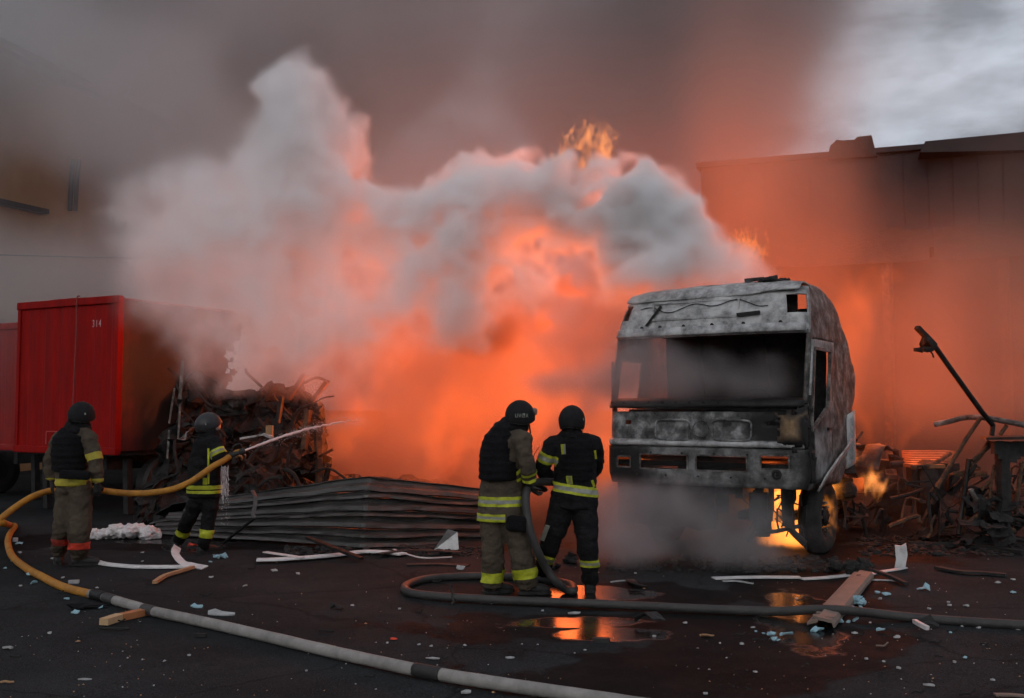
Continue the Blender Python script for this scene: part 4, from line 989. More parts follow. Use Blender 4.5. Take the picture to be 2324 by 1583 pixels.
    ring_bands(p['trousers'], at(136, 1231, 11.35), Z, [(-.045, .04, mat('dull_orange', (.42, .055, .035), (.25, .04, .03), .7))], .16, T)
    ring_bands(p['trousers'], at(179, 1238, 11.35), Z, [(-.042, .042, M_ORB)], .2, T)
    # -- left: black suit with the nozzle
    p = person('firefighter in black suit with yellow bands aiming a water jet from the nozzle', 12.35, R(62), (472, 968),
        [(478, 990, 20, 1.0, 0), (474, 1004, 32, .9, 0), (467, 1035, 35, .8, 0), (464, 1075, 37, .75, 0), (465, 1105, 38, .75, 0), (464, 1128, 37, .75, 0)],
        [dict(j=[(488, 1008, 17, -.12), (497, 1030, 17, -.18), (506, 1050, 14, -.15), (520, 1040, 12, -.02)], glove=((.85, .3, .25), (.1, .2, -1), 1, 50, mat('leather_glove', (.30, .17, .06), (.12, .07, .03), .7))),
         dict(j=[(466, 1008, 17, .25), (490, 1046, 15, .4), (528, 1034, 11, .2)], glove=((.9, 0, .25), (.1, .2, -1), -1, 50))],
        [dict(j=[(447, 1132, 19, 0), (436, 1162, 17, .05), (424, 1185, 15.5, .15), (413, 1212, 15, .35), (404, 1228, 13, .4)], foot=(400, 1246), toe=(-.3, .9, 0)),
         dict(j=[(478, 1132, 19, 0), (476, 1160, 18, 0), (472, 1188, 15.5, 0), (466, 1222, 15, 0), (463, 1240, 13, 0)], foot=(462, 1257), toe=(.5, .8, 0))],
        M_BLACK, collar=[(474, 996, 24, .9, 0), (477, 984, 20, 1, 0)], helm=(.125, .16, .14), helm_m=mat('glossy_helmet', (.028, .028, .03), (.018, .018, .02), .4, 0, 20, spec=.3), tilt=R(14))
    T = p['T']
    ring_bands(p['jacket'], at(464, 1108, 12.35), Z, [(-.055, -.018, M_YEL), (-.018, -.004, M_BLACK), (-.004, .045, M_YEL)], .45, T)
    ring_bands(p['jacket'], at(496, 1026, 12.2), p['AR'][0][0] - p['AR'][0][2], [(-.035, -.012, M_YEL), (-.012, .012, M_SIL), (.012, .035, M_YEL)], .13, T)
    ring_bands(p['trousers'], at(411, 1200, 12.7), Vector((.45, -.3, 1)), [(-.05, .05, M_YEL)], .2, T)
    ring_bands(p['trousers'], at(467, 1209, 12.35), Vector((.15, 0, 1)), [(-.05, .05, M_YEL)], .2, T)
    for (u0, v0, u1, v1, w) in ((473, 1017, 473, 1098, .022), (465, 1084, 465, 1099, .05)):
        obj('reflective_strip', MB().bar(at(u0, v0, 12.02), at(u1, v1, 12.04), w, .006, (0, 1, 0)), M_YEL, T)
    vis = p['hc'] + p['fwd'] * .14 + Vector((0, 0, .0))
    obj('visor', MB().grid(lambda i, j: vis + p['rgt'] * (.11 * math.sin((i - 5) * .26)) + p['fwd'] * (.11 * math.cos((i - 5) * .26) - .10) + Vector((0, 0, .05 - .03 * j)), 11, 4), mat('visor_plastic', (.25, .22, .2), (.2, .18, .16), .15), T, solid=.004, smooth=True)
build_people()
# ------------------------------------------------------------------ hoses, nozzle, water
def build_hoses():
    Rh = .036
    # yellow line: from the nozzle man, round the tan suit's hand, off the picture and back along the ground
    yl = [at(545, 1024, 12.25), at(526, 1032, 12.22), at(507, 1045, 12.1), at(486, 1056, 12.0), at(462, 1073, 11.95), at(430, 1094, 11.9), at(390, 1110, 11.8), at(340, 1118, 11.7), at(290, 1119, 11.6), at(240, 1114, 11.45), at(221, 1111, 11.4),
          at(170, 1108, 11.75), at(120, 1112, 11.7), at(75, 1126, 11.5), at(30, 1154, 11.3), at(-15, 1190, 11.1), at(-60, 1225, 10.9)]
    yl += [gnd(-70, 1250, .04), gnd(-50, 1262, .04)]
    T = thing('yellow_hose', 'yellow fire hose running from the nozzle past the tan firefighter and over the asphalt', 'hose', tuple(gnd(100, 1310)))
    def wob(pts, k=6): return catmull(pts, k)
    obj('hose_body', MB().tube(wob(yl), Rh, 14), M_HOSEY, T, smooth=True)
    y2 = [at(-40, 1160, 11.5), at(-10, 1180, 11.3), at(8, 1187, 11.2), gnd(24, 1191, .05), gnd(34, 1194, .04), gnd(22, 1212, .036), gnd(18, 1232, .036), gnd(28, 1262, .036), gnd(60, 1289, .036), gnd(95, 1308, .036), gnd(130, 1326, .036), gnd(165, 1338, .036), gnd(212, 1349, .036)]
    obj('hose_body', MB().tube(wob(y2), .040, 14), M_HOSEY, T, smooth=True)
    # nozzle
    a, b = at(526, 1032, 12.2), at(552, 1023, 12.25)
    N = thing('fire_nozzle', 'black branch pipe nozzle in the gloves of the jet firefighter', 'nozzle', tuple(a))
    dr = (b - a).normalized()
    obj('barrel', MB().lathe([(.028, -.05), (.034, .0), (.03, .03), (.026, .09), (.034, .10), (.04, .13), (.036, .16), (.028, .165)], a, dr, 16), M_RUB, N)
    obj('grip', MB().bar(a + dr * .02, a + dr * .02 - Vector((0, 0, .11)), .03, .04), M_RUB, N)
    hp = [a + dr * .0 + Vector((0, 0, .03)), a + dr * .02 + Vector((0, 0, .10)), a + dr * .10 + Vector((0, 0, .10)), a + dr * .13 + Vector((0, 0, .03))]
    obj('bale_handle', MB().tube(catmull(hp, 4), .009, 7), M_RUB, N, smooth=True)
    # jet of water: a ragged column that widens and breaks up
    st, en = b, at(812, 952, 14.6)
    n = 90; dirv = en - st
    rows = []
    rnd = random.Random(5)
    pts, rs = [], []
    for k in range(n):
        t = k / (n - 1)
        p = st + dirv * t + Vector((0, 0, .10 * math.sin(t * math.pi) * .6))
        pts.append(p + Vector((0, 0, .008 * fn((k * .35, 0, 0), 1, 1))) * t * 3)
        rs.append(max(.0015, (.014 + .008 * t) * (1 + (.30 + 1.6 * max(0, t - .35)) * fn((k * .6, 1, 0), 1, 2)) * (1 if t < .45 else 1 - .93 * (t - .45) / .55)))
    jm = bpy.data.materials.new('white_water'); jm.use_nodes = True
    bs = jm.node_tree.nodes['Principled BSDF']; bs.inputs['Base Color'].default_value = (.7, .7, .72, 1); bs.inputs['Roughness'].default_value = .35; bs.inputs['Alpha'].default_value = .75
    bs.inputs['Subsurface Weight'].default_value = .0
    J = thing('water_jet', 'white jet of water arcing from the nozzle into the fire', 'water jet', tuple(st))
    obj('stream', MB().tube(pts, rs, 10), jm, J, smooth=True)
    mb = MB()
    for k in range(900):
        t = rnd.random() ** .5 * 1.06; p = st + dirv * t + Vector((0, 0, .06 * math.sin(t * math.pi)))
        s = .03 + .09 * t; p += Vector((rnd.gauss(0, s * .6), rnd.gauss(0, s * .6), rnd.gauss(-.01, s * .55)))
        r = rnd.uniform(.002, .005); ellipsoid(mb, p, (r, r, r), n=5, m=4)
    obj('spray_drops', mb, jm, J, smooth=True)['kind'] = 'stuff'
    # water running off his sleeve
    D = thing('dripping_water', 'strings of water dripping off the nozzle firefighter sleeve', 'water', tuple(gnd(507, 1250)))
    for k in range(7):
        u = 502 + k * 2.6; v0 = 1052 + rnd.random() * 8; v1 = v0 + rnd.uniform(45, 85); p = []
        for q in range(14): p.append(at(u + rnd.uniform(-.8, .8), v0 + (v1 - v0) * q / 13, 12.1))
        obj('drip_string', MB().tube(p, [.0022 + .002 * rnd.random() for _ in p], 5), jm, D, smooth=True)
    mb = MB()
    for k in range(90):
        p = at(502 + rnd.random() * 20, 1060 + rnd.random() * 130, 12.1 + rnd.uniform(-.05, .05)); r = rnd.uniform(.002, .004); ellipsoid(mb, p, (r, r, r * 1.6), n=5, m=4)
    obj('drops', mb, jm, D, smooth=True)['kind'] = 'stuff'
    # grey line with its couplings
    G = thing('grey_hose', 'grey fire hose coupled to the yellow one and leaving at the bottom edge', 'hose', tuple(gnd(700, 1450)))
    gp = [gnd(206, 1347, .045), gnd(240, 1356, .045), gnd(300, 1373, .045), gnd(345, 1386, .045), gnd(420, 1402, .045), gnd(520, 1424, .045), gnd(640, 1452, .045), gnd(760, 1480, .045), gnd(870, 1504, .045), gnd(950, 1521, .045), gnd(1060, 1540, .045), gnd(1200, 1561, .045), gnd(1330, 1580, .045), gnd(1480, 1602, .045)]
    path = wob(gp, 8)
    obj('hose_body', MB().tube(path, [.043 + .002 * fn((k * .3, 0, 0)) for k in range(len(path))], 18), M_HOSEG, G, smooth=True)
    def sleeve(u0, v0, u1, v1, m, r, nm):
        a, b = gnd(u0, v0, .045), gnd(u1, v1, .045); n = 8
        obj(nm, MB().tube([a.lerp(b, k / n) for k in range(n + 1)], [r * (.96 if k in (0, n) else 1) for k in range(n + 1)], 18), m, G, smooth=True)
    sleeve(210, 1347.5, 238, 1355, M_CHARM, .050, 'hose_binding')
    sleeve(238, 1355.5, 262, 1362, M_HOSED, .048, 'hose_coupling')
    sleeve(326, 1381, 351, 1387.5, M_HOSED, .047, 'hose_coupling')
    sleeve(941, 1519, 1002, 1530.5, M_RUB, .0475, 'hose_sleeve')
    # dark line: from the pair, a loop on the ground, away to the right
    K = thing('dark_hose', 'dark soaked fire hose looping on the asphalt behind the pair', 'hose', tuple(gnd(1300, 1365)))
    kp = [at(1312, 1082, 10.45), at(1280, 1092, 10.2), at(1255, 1093, 10.0), at(1228, 1093, 9.85), at(1206, 1098, 9.72), at(1196, 1112, 9.66), at(1193, 1135, 9.62), at(1196, 1165, 9.6), at(1204, 1205, 9.58), at(1220, 1250, 9.6), at(1240, 1290, 9.68), at(1262, 1320, 9.7), gnd(1282, 1336, .045), gnd(1298, 1341, .04), gnd(1303, 1336, .04), gnd(1296, 1327, .04),
          gnd(1270, 1320, .04), gnd(1220, 1312, .04), gnd(1150, 1308, .04), gnd(1070, 1307, .04), gnd(1000, 1310, .04), gnd(955, 1316, .04), gnd(926, 1326, .04), gnd(918, 1335, .04), gnd(930, 1344, .04), gnd(965, 1350, .04), gnd(1040, 1356, .04), gnd(1150, 1362, .04), gnd(1280, 1367, .04), gnd(1420, 1373, .04), gnd(1540, 1379, .04), gnd(1660, 1384, .04), gnd(1760, 1387, .045), gnd(1850, 1383, .085), gnd(1910, 1384, .10), gnd(1980, 1391, .07), gnd(2080, 1402, .04), gnd(2200, 1411, .04), gnd(2330, 1419, .04), gnd(2480, 1428, .04)]
    obj('hose_body', MB().tube(wob(kp, 6), .040, 14), M_HOSED, K, smooth=True)
    q = gnd(1027, 1355, .04)
    obj('hose_strap', MB().tube([q + Vector((-.0, .05 * math.cos(a), .05 * math.sin(a))) for a in [k * math.pi / 6 for k in range(13)]], .008, 6), M_RUB, K)
    obj('strap_tail', MB().tube(catmull([q + Vector((0, -.05, .0)), q + Vector((.02, -.1, -.02)), q + Vector((.0, -.17, -.035))], 4), .012, 6), M_RUB, K)
    obj('strap_tail', MB().tube(catmull([q + Vector((0, 0, .05)), q + Vector((-.02, .0, .09)), q + Vector((-.01, .0, .12))], 4), .010, 6), M_RUB, K)
build_hoses()
# ------------------------------------------------------------------ fallen sheet metal wall
def build_sheets():
    T = thing('fallen_metal_wall', 'crumpled corrugated metal wall lying folded on the ground before the fire', 'metal sheets', tuple(gnd(820, 1240)))
    # stations along the length: u, v of top, v of bottom, depth
    st = [(322, 1176, 1206, 14.5), (360, 1152, 1211, 14.3), (440, 1139, 1217, 14.0), (540, 1128, 1223, 13.65), (640, 1113, 1229, 13.35), (740, 1098, 1236, 13.05), (822, 1088, 1243, 12.75), (900, 1095, 1241, 13.05), (990, 1105, 1239, 13.4), (1090, 1116, 1236, 13.75), (1150, 1122, 1234, 13.95)]
    nb = 7; TB = [0, .15, .26, .44, .52, .70, .80, 1.0]
    def P_(s, t, off=0):
        """s 0..1 along, t 0 (bottom)..1 (top)"""
        x = s * (len(st) - 1); i = min(int(x), len(st) - 2); f = x - i
        q = [st[i][k] + (st[i + 1][k] - st[i][k]) * f for k in range(4)]
        p = at(q[0], q[2] + (q[1] - q[2]) * t, q[3])
        lean = .55 * t
        return p + Vector((0, lean - off, 0))
    for b in range(nb):
        mb = MB(); nu = 90; prof = [(0, .0), (.12, .05), (.42, .055), (.55, .0), (.62, -.03), (.92, -.03), (1.04, .02)]
        def f(i, j):
            s = i / (nu - 1); t = TB[b] + (TB[b + 1] - TB[b]) * prof[j][0]
            w = .25 + .75 * min(1, 1.6 * s)
            cr = .03 * fn((s * 9, b * 1.3, j * .2), 1, 3) + .015 * fn((s * 30, b, j * .4), 1, 5)
            p = P_(s, t, prof[j][1] * 1.3 * w + .02 * (b % 2) + cr)
            return p + Vector((0, 0, .025 * fn((s * 6, b * 2.1, 7), 1, 1) * (0 < b < nb)))
        s_lo = [0.02, .0, .05, .0, .10, .14, .20][b]
        o = obj('corrugated_sheet', MB().grid(f, nu, len(prof), keep=lambda i, j: i / (nu - 1) > s_lo + .03 * fn((b, j, 2), 2)), M_SHEET, T, solid=.006, smooth=False)
    # top faces leaning back
    obj('top_sheet', MB().grid(lambda i, j: P_(i / 60, 1.0) + Vector((0, j * .28, -.05 * j + .015 * fn((i * .3, j, 0)))), 61, 5), M_SHEET, T, solid=.006)
    obj('hanging_flashing', MB().tube([at(573, 1113, 13.2), at(580, 1128, 13.0), at(579, 1146, 12.95), at(574, 1164, 12.9), at(576, 1175, 12.85)], [(.012, .03)] * 5, 6), M_SHEET, T)
    obj('fallen_bar', MB().bar(at(578, 1175, 12.85), gnd(505, 1233, .03), .05, .02), M_CHAR, T)
build_sheets()
# ------------------------------------------------------------------ charred trailer between box and fire
def crumple(mb, c, sx, sy, seed, n=8, amp=.25):
    """a torn, bent piece of sheet"""
    rnd = random.Random(seed); c = Vector(c)
    rot = Matrix.Rotation(rnd.uniform(0, 6.28), 3, 'Z') @ Matrix.Rotation(rnd.uniform(-1.5, 1.5), 3, 'X') @ Matrix.Rotation(rnd.uniform(-.6, .6), 3, 'Y')
    def f(i, j):
        x, y = (i / (n - 1) - .5) * sx, (j / (n - 1) - .5) * sy
        return c + rot @ Vector((x + .12 * sx * fn((i * .4, j * .4, seed), 1, 2), y, amp * sx * fn((i * .35, j * .35, seed), 1, 1)))
    return mb.grid(f, n, n, keep=lambda i, j: fn((i * .5, j * .5, seed + 9), 1, 1) > -.45)
def build_wreck():
    T = thing('charred_trailer', 'blackened collapsed trailer heap beyond the nozzle firefighter', 'wreck', tuple(gnd(560, 1180)))
    rnd = random.Random(21)
    # heap: a lumpy mass whose crest follows the outline
    crest = [(395, 850, 17.2), (430, 830, 17.3), (480, 870, 17.4), (540, 888, 17.4), (600, 872, 17.3), (660, 866, 17.2), (705, 885, 17.0), (715, 930, 16.8), (722, 1010, 16.6), (740, 1075, 16.4), (830, 1090, 16.6), (900, 1085, 17), (1000, 1095, 17)]
    def cr(s):
        x = s * (len(crest) - 1); i = min(int(x), len(crest) - 2); f = x - i
        return [crest[i][k] + (crest[i + 1][k] - crest[i][k]) * f for k in range(3)]
    nu, nv = 110, 40
    def f(i, j):
        u, v, d = cr(i / (nu - 1)); p = at(u, v, d); t = j / (nv - 1)
        h = p.z * (1 - t)
        q = Vector((p.x, p.y - 1.9 * t ** 1.4 + .5 * (1 - t), h))
        nn = fn((i * .09, j * .12, 0), 1, 3, 4)
        return q + Vector((.22 * fn((i * .1, j * .14, 5), 1), -.45 * abs(nn) - .18 * fn((i * .33, j * .37, 2), 1), .16 * fn((i * .2, j * .2, 8), 1) * (1 - t)))
    obj('burnt_heap', MB().grid(f, nu, nv), mat('heap_char', (.024, .022, .021), (.004, .004, .004), .8, .1, 3.2, (.42, .72), .7, 16), T, smooth=False)
    for k in range(70):
        s = rnd.random() ** .9 * .56; u, v, d = cr(s); t = rnd.random()
        p = at(u + rnd.uniform(-15, 15), v + (1150 - v) * t, d - 1.9 * t - .25)
        if k % 3 == 0:
            mb = MB(); crumple(mb, p, rnd.uniform(.2, .6), rnd.uniform(.15, .5), k); obj('torn_sheet', mb, rnd.choice([M_CHARM, M_CHAR, M_CHAR, M_CHAR, M_CHARM, M_CHARM, M_ASHD]), T, solid=.008)
        else:
            q = p + Vector((rnd.uniform(-.6, .6), rnd.uniform(-.2, .2), rnd.uniform(-.6, .5))); mid = (p + q) / 2 + Vector((rnd.uniform(-.12, .12), 0, rnd.uniform(-.15, .15)))
            obj('twisted_bar', MB().tube(catmull([p, mid, q], 4), rnd.uniform(.012, .032), 6), rnd.choice([M_CHAR, M_CHAR, M_CHARM]), T)
    for (u0, v0, u1, v1, dd, w) in ((655, 905, 692, 848, 16.8, .07), (705, 915, 742, 866, 16.7, .07)):
        obj('leaning_beam', MB().bar(at(u0, v0, dd), at(u1, v1, dd - .1), w, w), M_RUST, T)
    for (u0, v0, u1, v1, w) in ((408, 905, 415, 818, .05), (404, 1000, 409, 915, .03), (384, 960, 396, 880, .03), (380, 1040, 384, 975, .03)):
        obj('hanging_strip', MB().bar(at(u0, v0, 16.0), at(u1, v1, 16.0), w, .01, (0, 1, 0)), M_ASHD, T)
    for (u0, v0, u1, v1, w, m) in ((720, 955, 726, 1120, .09, M_RUST), (700, 930, 690, 1020, .08, M_RUST), (640, 900, 630, 960, .06, M_CHARM), (735, 1105, 748, 1050, .06, M_CHAR)):
        obj('burnt_post', MB().bar(at(u0, v0, 15.6), at(u1, v1, 15.5), w, w), m, T)
    obj('pale_bracket', MB().bar(at(545, 995, 15.2), at(600, 985, 15.2), .05, .03).bar(at(600, 985, 15.2), at(618, 992, 15.1), .06, .04), M_ASH, T)
    obj('pale_block', MB().box(at(612, 977, 15.2), (.10, .08, .16)), mat('singed_board', (.35, .24, .12), (.2, .12, .06), .8), T)
build_wreck()
# ------------------------------------------------------------------ burnt frames on the right
def build_frame():
    T = thing('burnt_trailer_frame', 'tangle of burnt trailer frame with a raised boom at the right edge', 'wreck', tuple(gnd(2230, 1225)))
    cu = lambda x, y, d: at(1832.4 + x * .4246, 671.9 + y * .4246, d)
    D = 13.4
    rnd = random.Random(8)
    def bar(nm, pts, r, m, flat=1.0):
        return obj(nm, MB().tube(catmull([cu(x, y, d) for x, y, d in pts], 4), r, 8, flat=flat), m, T)
    o = obj('boom', MB().bar(cu(585, 165, 12.9), cu(680, 262, 13.0), .075, .05).tube([cu(672, 255, 13.0), cu(760, 380, 13.1), cu(850, 505, 13.2), cu(930, 615, 13.3), cu(992, 690, 13.4), cu(985, 745, 13.4)], .035, 8), M_CHARM, T)
    mb = MB(); crumple(mb, cu(640, 262, 12.95), .34, .18, 4, 6, .3); obj('hanging_lamp_box', mb, M_CHAR, T, solid=.05)
    obj('hanging_wire', MB().tube([cu(655, 290, 12.9), cu(670, 310, 12.9), cu(675, 328, 12.9)], .012, 5), M_CHAR, T)
    bar('top_rail', [(678, 685, 13.9), (760, 668, 13.8), (840, 648, 13.7), (935, 648, 13.5), (1040, 665, 13.3), (1170, 690, 13.1)], .038, M_ASHD)
    bar('strut', [(925, 650, 13.5), (850, 760, 13.5), (770, 890, 13.4), (690, 1025, 13.3)], .030, M_RUST)
    bar('strut', [(975, 775, 13.2), (930, 840, 13.2), (870, 905, 13.1)], .036, M_RUST)
    bar('leg', [(862, 870, 13.1), (845, 1000, 13.1), (825, 1130, 13.1), (806, 1275, 13.0)], .032, M_CHARM)
    bar('leg', [(1145, 890, 12.9), (1130, 1010, 12.9), (1118, 1160, 12.9)], .028, M_RUST)
    bar('strut', [(870, 1030, 13), (900, 1080, 13), (940, 1140, 12.9)], .03, M_ASHD)
    bar('strut', [(940, 1140, 12.9), (860, 1210, 12.9)], .026, M_RUST)
    bar('strut', [(1000, 900, 13), (985, 980, 13), (975, 1080, 13)], .022, M_RUST)
    bar('strut', [(1000, 960, 13), (930, 1035, 13)], .022, M_RUST)
    bar('strut', [(780, 945, 13.2), (850, 955, 13.2), (960, 950, 13.2)], .028, M_RUST, .5)
    bar('strut', [(790, 1020, 13.2), (860, 950, 13.1), (900, 900, 13.1)], .026, M_CHARM)
    bar('strut', [(1030, 740, 13.3), (1065, 690, 13.3)], .028, M_RUST)
    bar('strut', [(880, 880, 13.1), (985, 790, 13.2)], .03, M_RUST)
    bar('bent_rod', [(640, 1290, 12.9), (660, 1260, 12.9), (664, 1210, 12.9), (685, 1170, 12.9)], .018, M_RUST)
    obj('table_plate', MB().prism([cu(955, 755, 12.8), cu(1190, 748, 12.5), cu(1190, 765, 12.5), cu(955, 768, 12.8)], (0, 0, 0), (.3, .8, 0)), M_CHARM, T)
    obj('gusset', MB().grid(lambda i, j: cu(990 + i * 20, 775 + j * 16 + 6 * fn((i, j, 0), .7), 12.85), 11, 8, keep=lambda i, j: j < 4 + 3 * math.sin(i * .6) + (3 if i > 4 else 0)), M_CHAR, T, solid=.1)
    def col(i, j):
        y = 790 + i * 33; w = 34 + 10 * fn((i * .6, 1, 1)) + (14 if i > 13 else 0)
        return cu(1047 + 10 * fn((i * .4, 0, 0)) + w * math.cos(j * math.pi / 4), y, 12.9) + Vector((0, .12 * math.sin(j * math.pi / 4), 0))
    obj('support_column', MB().grid(lambda i, j: col(i, j % 8), 17, 9), M_CHAR, T)
    for k in range(14):
        x, y = rnd.uniform(830, 1150), rnd.uniform(1090, 1310)
        mb = MB(); crumple(mb, cu(x, y, 13.1 - rnd.random() * .5), rnd.uniform(.15, .4), rnd.uniform(.1, .35), 40 + k, 6); obj('torn_sheet', mb, M_CHAR, T, solid=.01)
    for k in range(12):
        x, y = rnd.uniform(780, 1150), rnd.uniform(900, 1250); p = cu(x, y, 13.2)
        obj('twisted_bar', MB().tube(catmull([p, p + Vector((rnd.uniform(-.15, .15), 0, rnd.uniform(-.15, .15))), p + Vector((rnd.uniform(-.35, .35), 0, rnd.uniform(-.3, .2)))], 3), rnd.uniform(.01, .02), 6), rnd.choice([M_CHARM, M_RUST]), T)
    for k in range(60):                                    # dense tangle between the mudguard and the frame
        x, y = rnd.uniform(560, 1150), rnd.uniform(960, 1290); d_ = 13.9 - rnd.random() * .8; p = cu(x, y, d_)
        if p.z < .05: continue
        if k % 4:
            obj('twisted_bar', MB().tube(catmull([p, p + Vector((rnd.uniform(-.25, .25), rnd.uniform(-.1, .1), rnd.uniform(-.1, .25))), p + Vector((rnd.uniform(-.5, .5), 0, rnd.uniform(-.4, .1)))], 3), rnd.uniform(.012, .03), 6), rnd.choice([M_CHAR, M_CHAR, M_CHARM, M_RUST]), T)
        else:
            mb = MB(); crumple(mb, p, rnd.uniform(.2, .55), rnd.uniform(.15, .4), 140 + k, 6); obj('torn_sheet', mb, M_CHAR, T, solid=.012)
    # low flatbed with planks
    F = thing('burning_flatbed', 'low flatbed with glowing board deck beyond the rear mudguard', 'flatbed trailer', tuple(gnd(2120, 1180)))
    for k in range(7):
        a, b = cu(540 - k * 2, 905 - k * 12, 14.2 + k * .45), cu(705 + k * 10, 905 - k * 12, 14.2 + k * .45)
        obj('deck_board', MB().bar(a, b, .40, .05, (0, 0, 1)), mat('hot_boards', (.30, .15, .07), (.12, .06, .03), .45, 0, 6, (.3, .7), .2, 20), F)
    obj('side_rail', MB().tube(catmull([cu(555, 915, 14.0), cu(640, 905, 14.0), cu(700, 880, 14.3), cu(760, 840, 14.8)], 5), .035, 8), M_RUST, F)
    obj('bed_frame', MB().bar(cu(545, 990, 14.25), cu(800, 985, 14.25), .2, .5), M_CHAR, F)
    obj('wheel', MB().lathe([(.1, -.1), (.4, -.12), (.45, -.05), (.45, .05), (.4, .12), (.1, .1)], cu(640, 1040, 14.3), (1, -.3, 0), 20), M_CHAR, F)
    return T
build_frame()
# ------------------------------------------------------------------ things lying on the asphalt
def c5(x, y): return (x * .3942, 1191 + y * .3942)
def c6(x, y): return (855 + x * .3417, 1191 + y * .3417)
def c7(x, y): return (1527 + x * .343, 1191 + y * .343)
def scrap_mesh(seed, lx, ly, h, n=9):
    """crumpled flake: irregular outline, bent, a few mm thick"""
    rnd = random.Random(seed); mb = MB(); ring = []
    for k in range(n):
        a = 2 * math.pi * k / n; r = rnd.uniform(.62, 1.05)
        ring.append((math.cos(a) * r * lx / 2, math.sin(a) * r * ly / 2))
    top = [(x, y, .006 + h * abs(fn((x * 9, y * 9, seed), 1, seed)) * 1.6 + h * .25 * rnd.random()) for x, y in ring]
    mid = (0, 0, .008 + h * (.5 + .5 * rnd.random()))
    bot = [(x * .96, y * .96, max(.001, z - .012)) for x, y, z in top]
    vs_ = top + [mid] + bot + [(0, 0, max(.001, mid[2] - .014))]
    fs = [(k, (k + 1) % n, n) for k in range(n)] + [(n + 1 + (k + 1) % n, n + 1 + k, 2 * n + 1) for k in range(n)] + [(k, n + 1 + k, n + 1 + (k + 1) % n, (k + 1) % n) for k in range(n)]
    return mb.add(vs_, fs)
def wad_mesh(seed, s):
    mb = MB(); rnd = random.Random(seed)
    for k in range(4): ellipsoid(mb, (rnd.uniform(-.3, .3) * s, rnd.uniform(-.3, .3) * s, s * rnd.uniform(.1, .32)), (s * rnd.uniform(.2, .36), s * rnd.uniform(.2, .36), s * rnd.uniform(.12, .28)), Matrix.Rotation(rnd.random() * 3, 3, 'Z'), n=9, m=7)
    for i, v in enumerate(mb.v):
        k = 1 + .55 * fn(Vector(v) / s * 4, 1, seed, 2); mb.v[i] = (v[0] * k, v[1] * k, max(.002, v[2] * k))
    return mb
LAND = [(40, 1230, 'inside the bend of the yellow hose'), (120, 1300, 'beside the yellow hose'), (200, 1400, 'between yellow hose and black cloth'), (330, 1260, 'at the tan firefighter feet'), (480, 1275, 'at the nozzle firefighter feet'), (700, 1300, 'before the metal wall'), (950, 1290, 'near the loop of dark hose'),
        (1000, 1380, 'under the loop of dark hose'), (480, 1400, 'just above the grey hose'), (150, 1500, 'in the lower left corner area'), (450, 1510, 'below the grey hose'), (800, 1420, 'above the middle of the grey hose'), (1050, 1480, 'above the black hose sleeve'), (1250, 1480, 'in front of the puddle'), (1500, 1440, 'on the pale dry tongue'), (1480, 1320, 'before the lorry bumper'),
        (1750, 1440, 'in the wet streak left of the plank'), (1900, 1410, 'beside the near end of the plank'), (1960, 1360, 'beside the far end of the plank'), (2100, 1330, 'before the burnt frame'), (2250, 1330, 'at the right edge before the frame'), (2030, 1440, 'below the dark hose right of the plank'), (2250, 1440, 'under the right end of the dark hose'), (1750, 1540, 'at the bottom edge under the wet streak'), (2000, 1510, 'on the open asphalt at lower right'), (2220, 1540, 'in the lower right corner area')]
def near(uv):
    return min(LAND, key=lambda q: (q[0] - uv[0]) ** 2 + (2.2 * (q[1] - uv[1])) ** 2)[2]
SEED = [100]
def drop(name, uv, px, m, label, cat, group=None, aspect=.5, h=.3, rz=None, kind='scrap'):
    SEED[0] += 1; s = SEED[0]; rnd = random.Random(s)
    p = gnd(*uv); L_ = px / ppm(p.y)
    if kind == 'scrap': mb = scrap_mesh(s, L_, max(L_ * aspect * 1.6, .02), L_ * h)
    elif kind == 'wad': mb = wad_mesh(s, L_)
    elif kind == 'block':
        mb = MB().box((0, 0, L_ * h / 2 + .002), (L_, L_ * aspect, L_ * h))
    elif kind == 'stick':
        q = [(-L_ / 2, 0, .012), (-L_ * .15, L_ * .02 * rnd.uniform(-1, 1), .012 + .01 * rnd.random()), (L_ * .2, L_ * .025 * rnd.uniform(-1, 1), .012), (L_ / 2, 0, .012 + .03 * rnd.random())]
        mb = MB().tube(catmull(q, 3), L_ * aspect * .10 + .004, 6, flat=.6)
    o = obj(name, mb, m, world=False)
    o.location = (p.x, p.y, .003); o.rotation_euler = (0, 0, rnd.uniform(-.35, .35) if rz is None else rz)
    return tag(o, label, cat, group)
def strip(name, pts, w, m, label, cat, t=.012, ribs=0, up=(0, 0, 1), group=None):
    P3 = [gnd(u, v, z) for u, v, z in pts]; path = catmull(P3, 5); base = path[0].copy(); base.z = 0
    T = thing(name, label, cat, tuple(base), 0, group)
    mb = MB(); rows = []
    for k, p in enumerate(path):
        tg = (path[min(k + 1, len(path) - 1)] - path[max(k - 1, 0)]).normalized(); u = Vector(up); u = (u - tg * u.dot(tg)).normalized(); s = tg.cross(u)
        ww = w * (1 + .12 * fn((k * .4, 0, len(name))))
        rows.append([p + s * ww / 2, p + s * ww / 2 + u * t, p - s * ww / 2 + u * t, p - s * ww / 2])
    n = len(rows); vs_ = [q for r in rows for q in r]; fs = [(i * 4 + k, i * 4 + (k + 1) % 4, i * 4 + 4 + (k + 1) % 4, i * 4 + 4 + k) for i in range(n - 1) for k in range(4)] + [(3, 2, 1, 0), tuple(4 * (n - 1) + k for k in range(4))]
    mb.add(vs_, fs); obj('strip_body', mb, m, T)
    for r in range(ribs):
        f = (r + .5) / ribs
        obj('raised_rib', MB().tube([row[1].lerp(row[2], f) for row in rows], w / ribs * .34, 6), m, T, smooth=True)
    return T
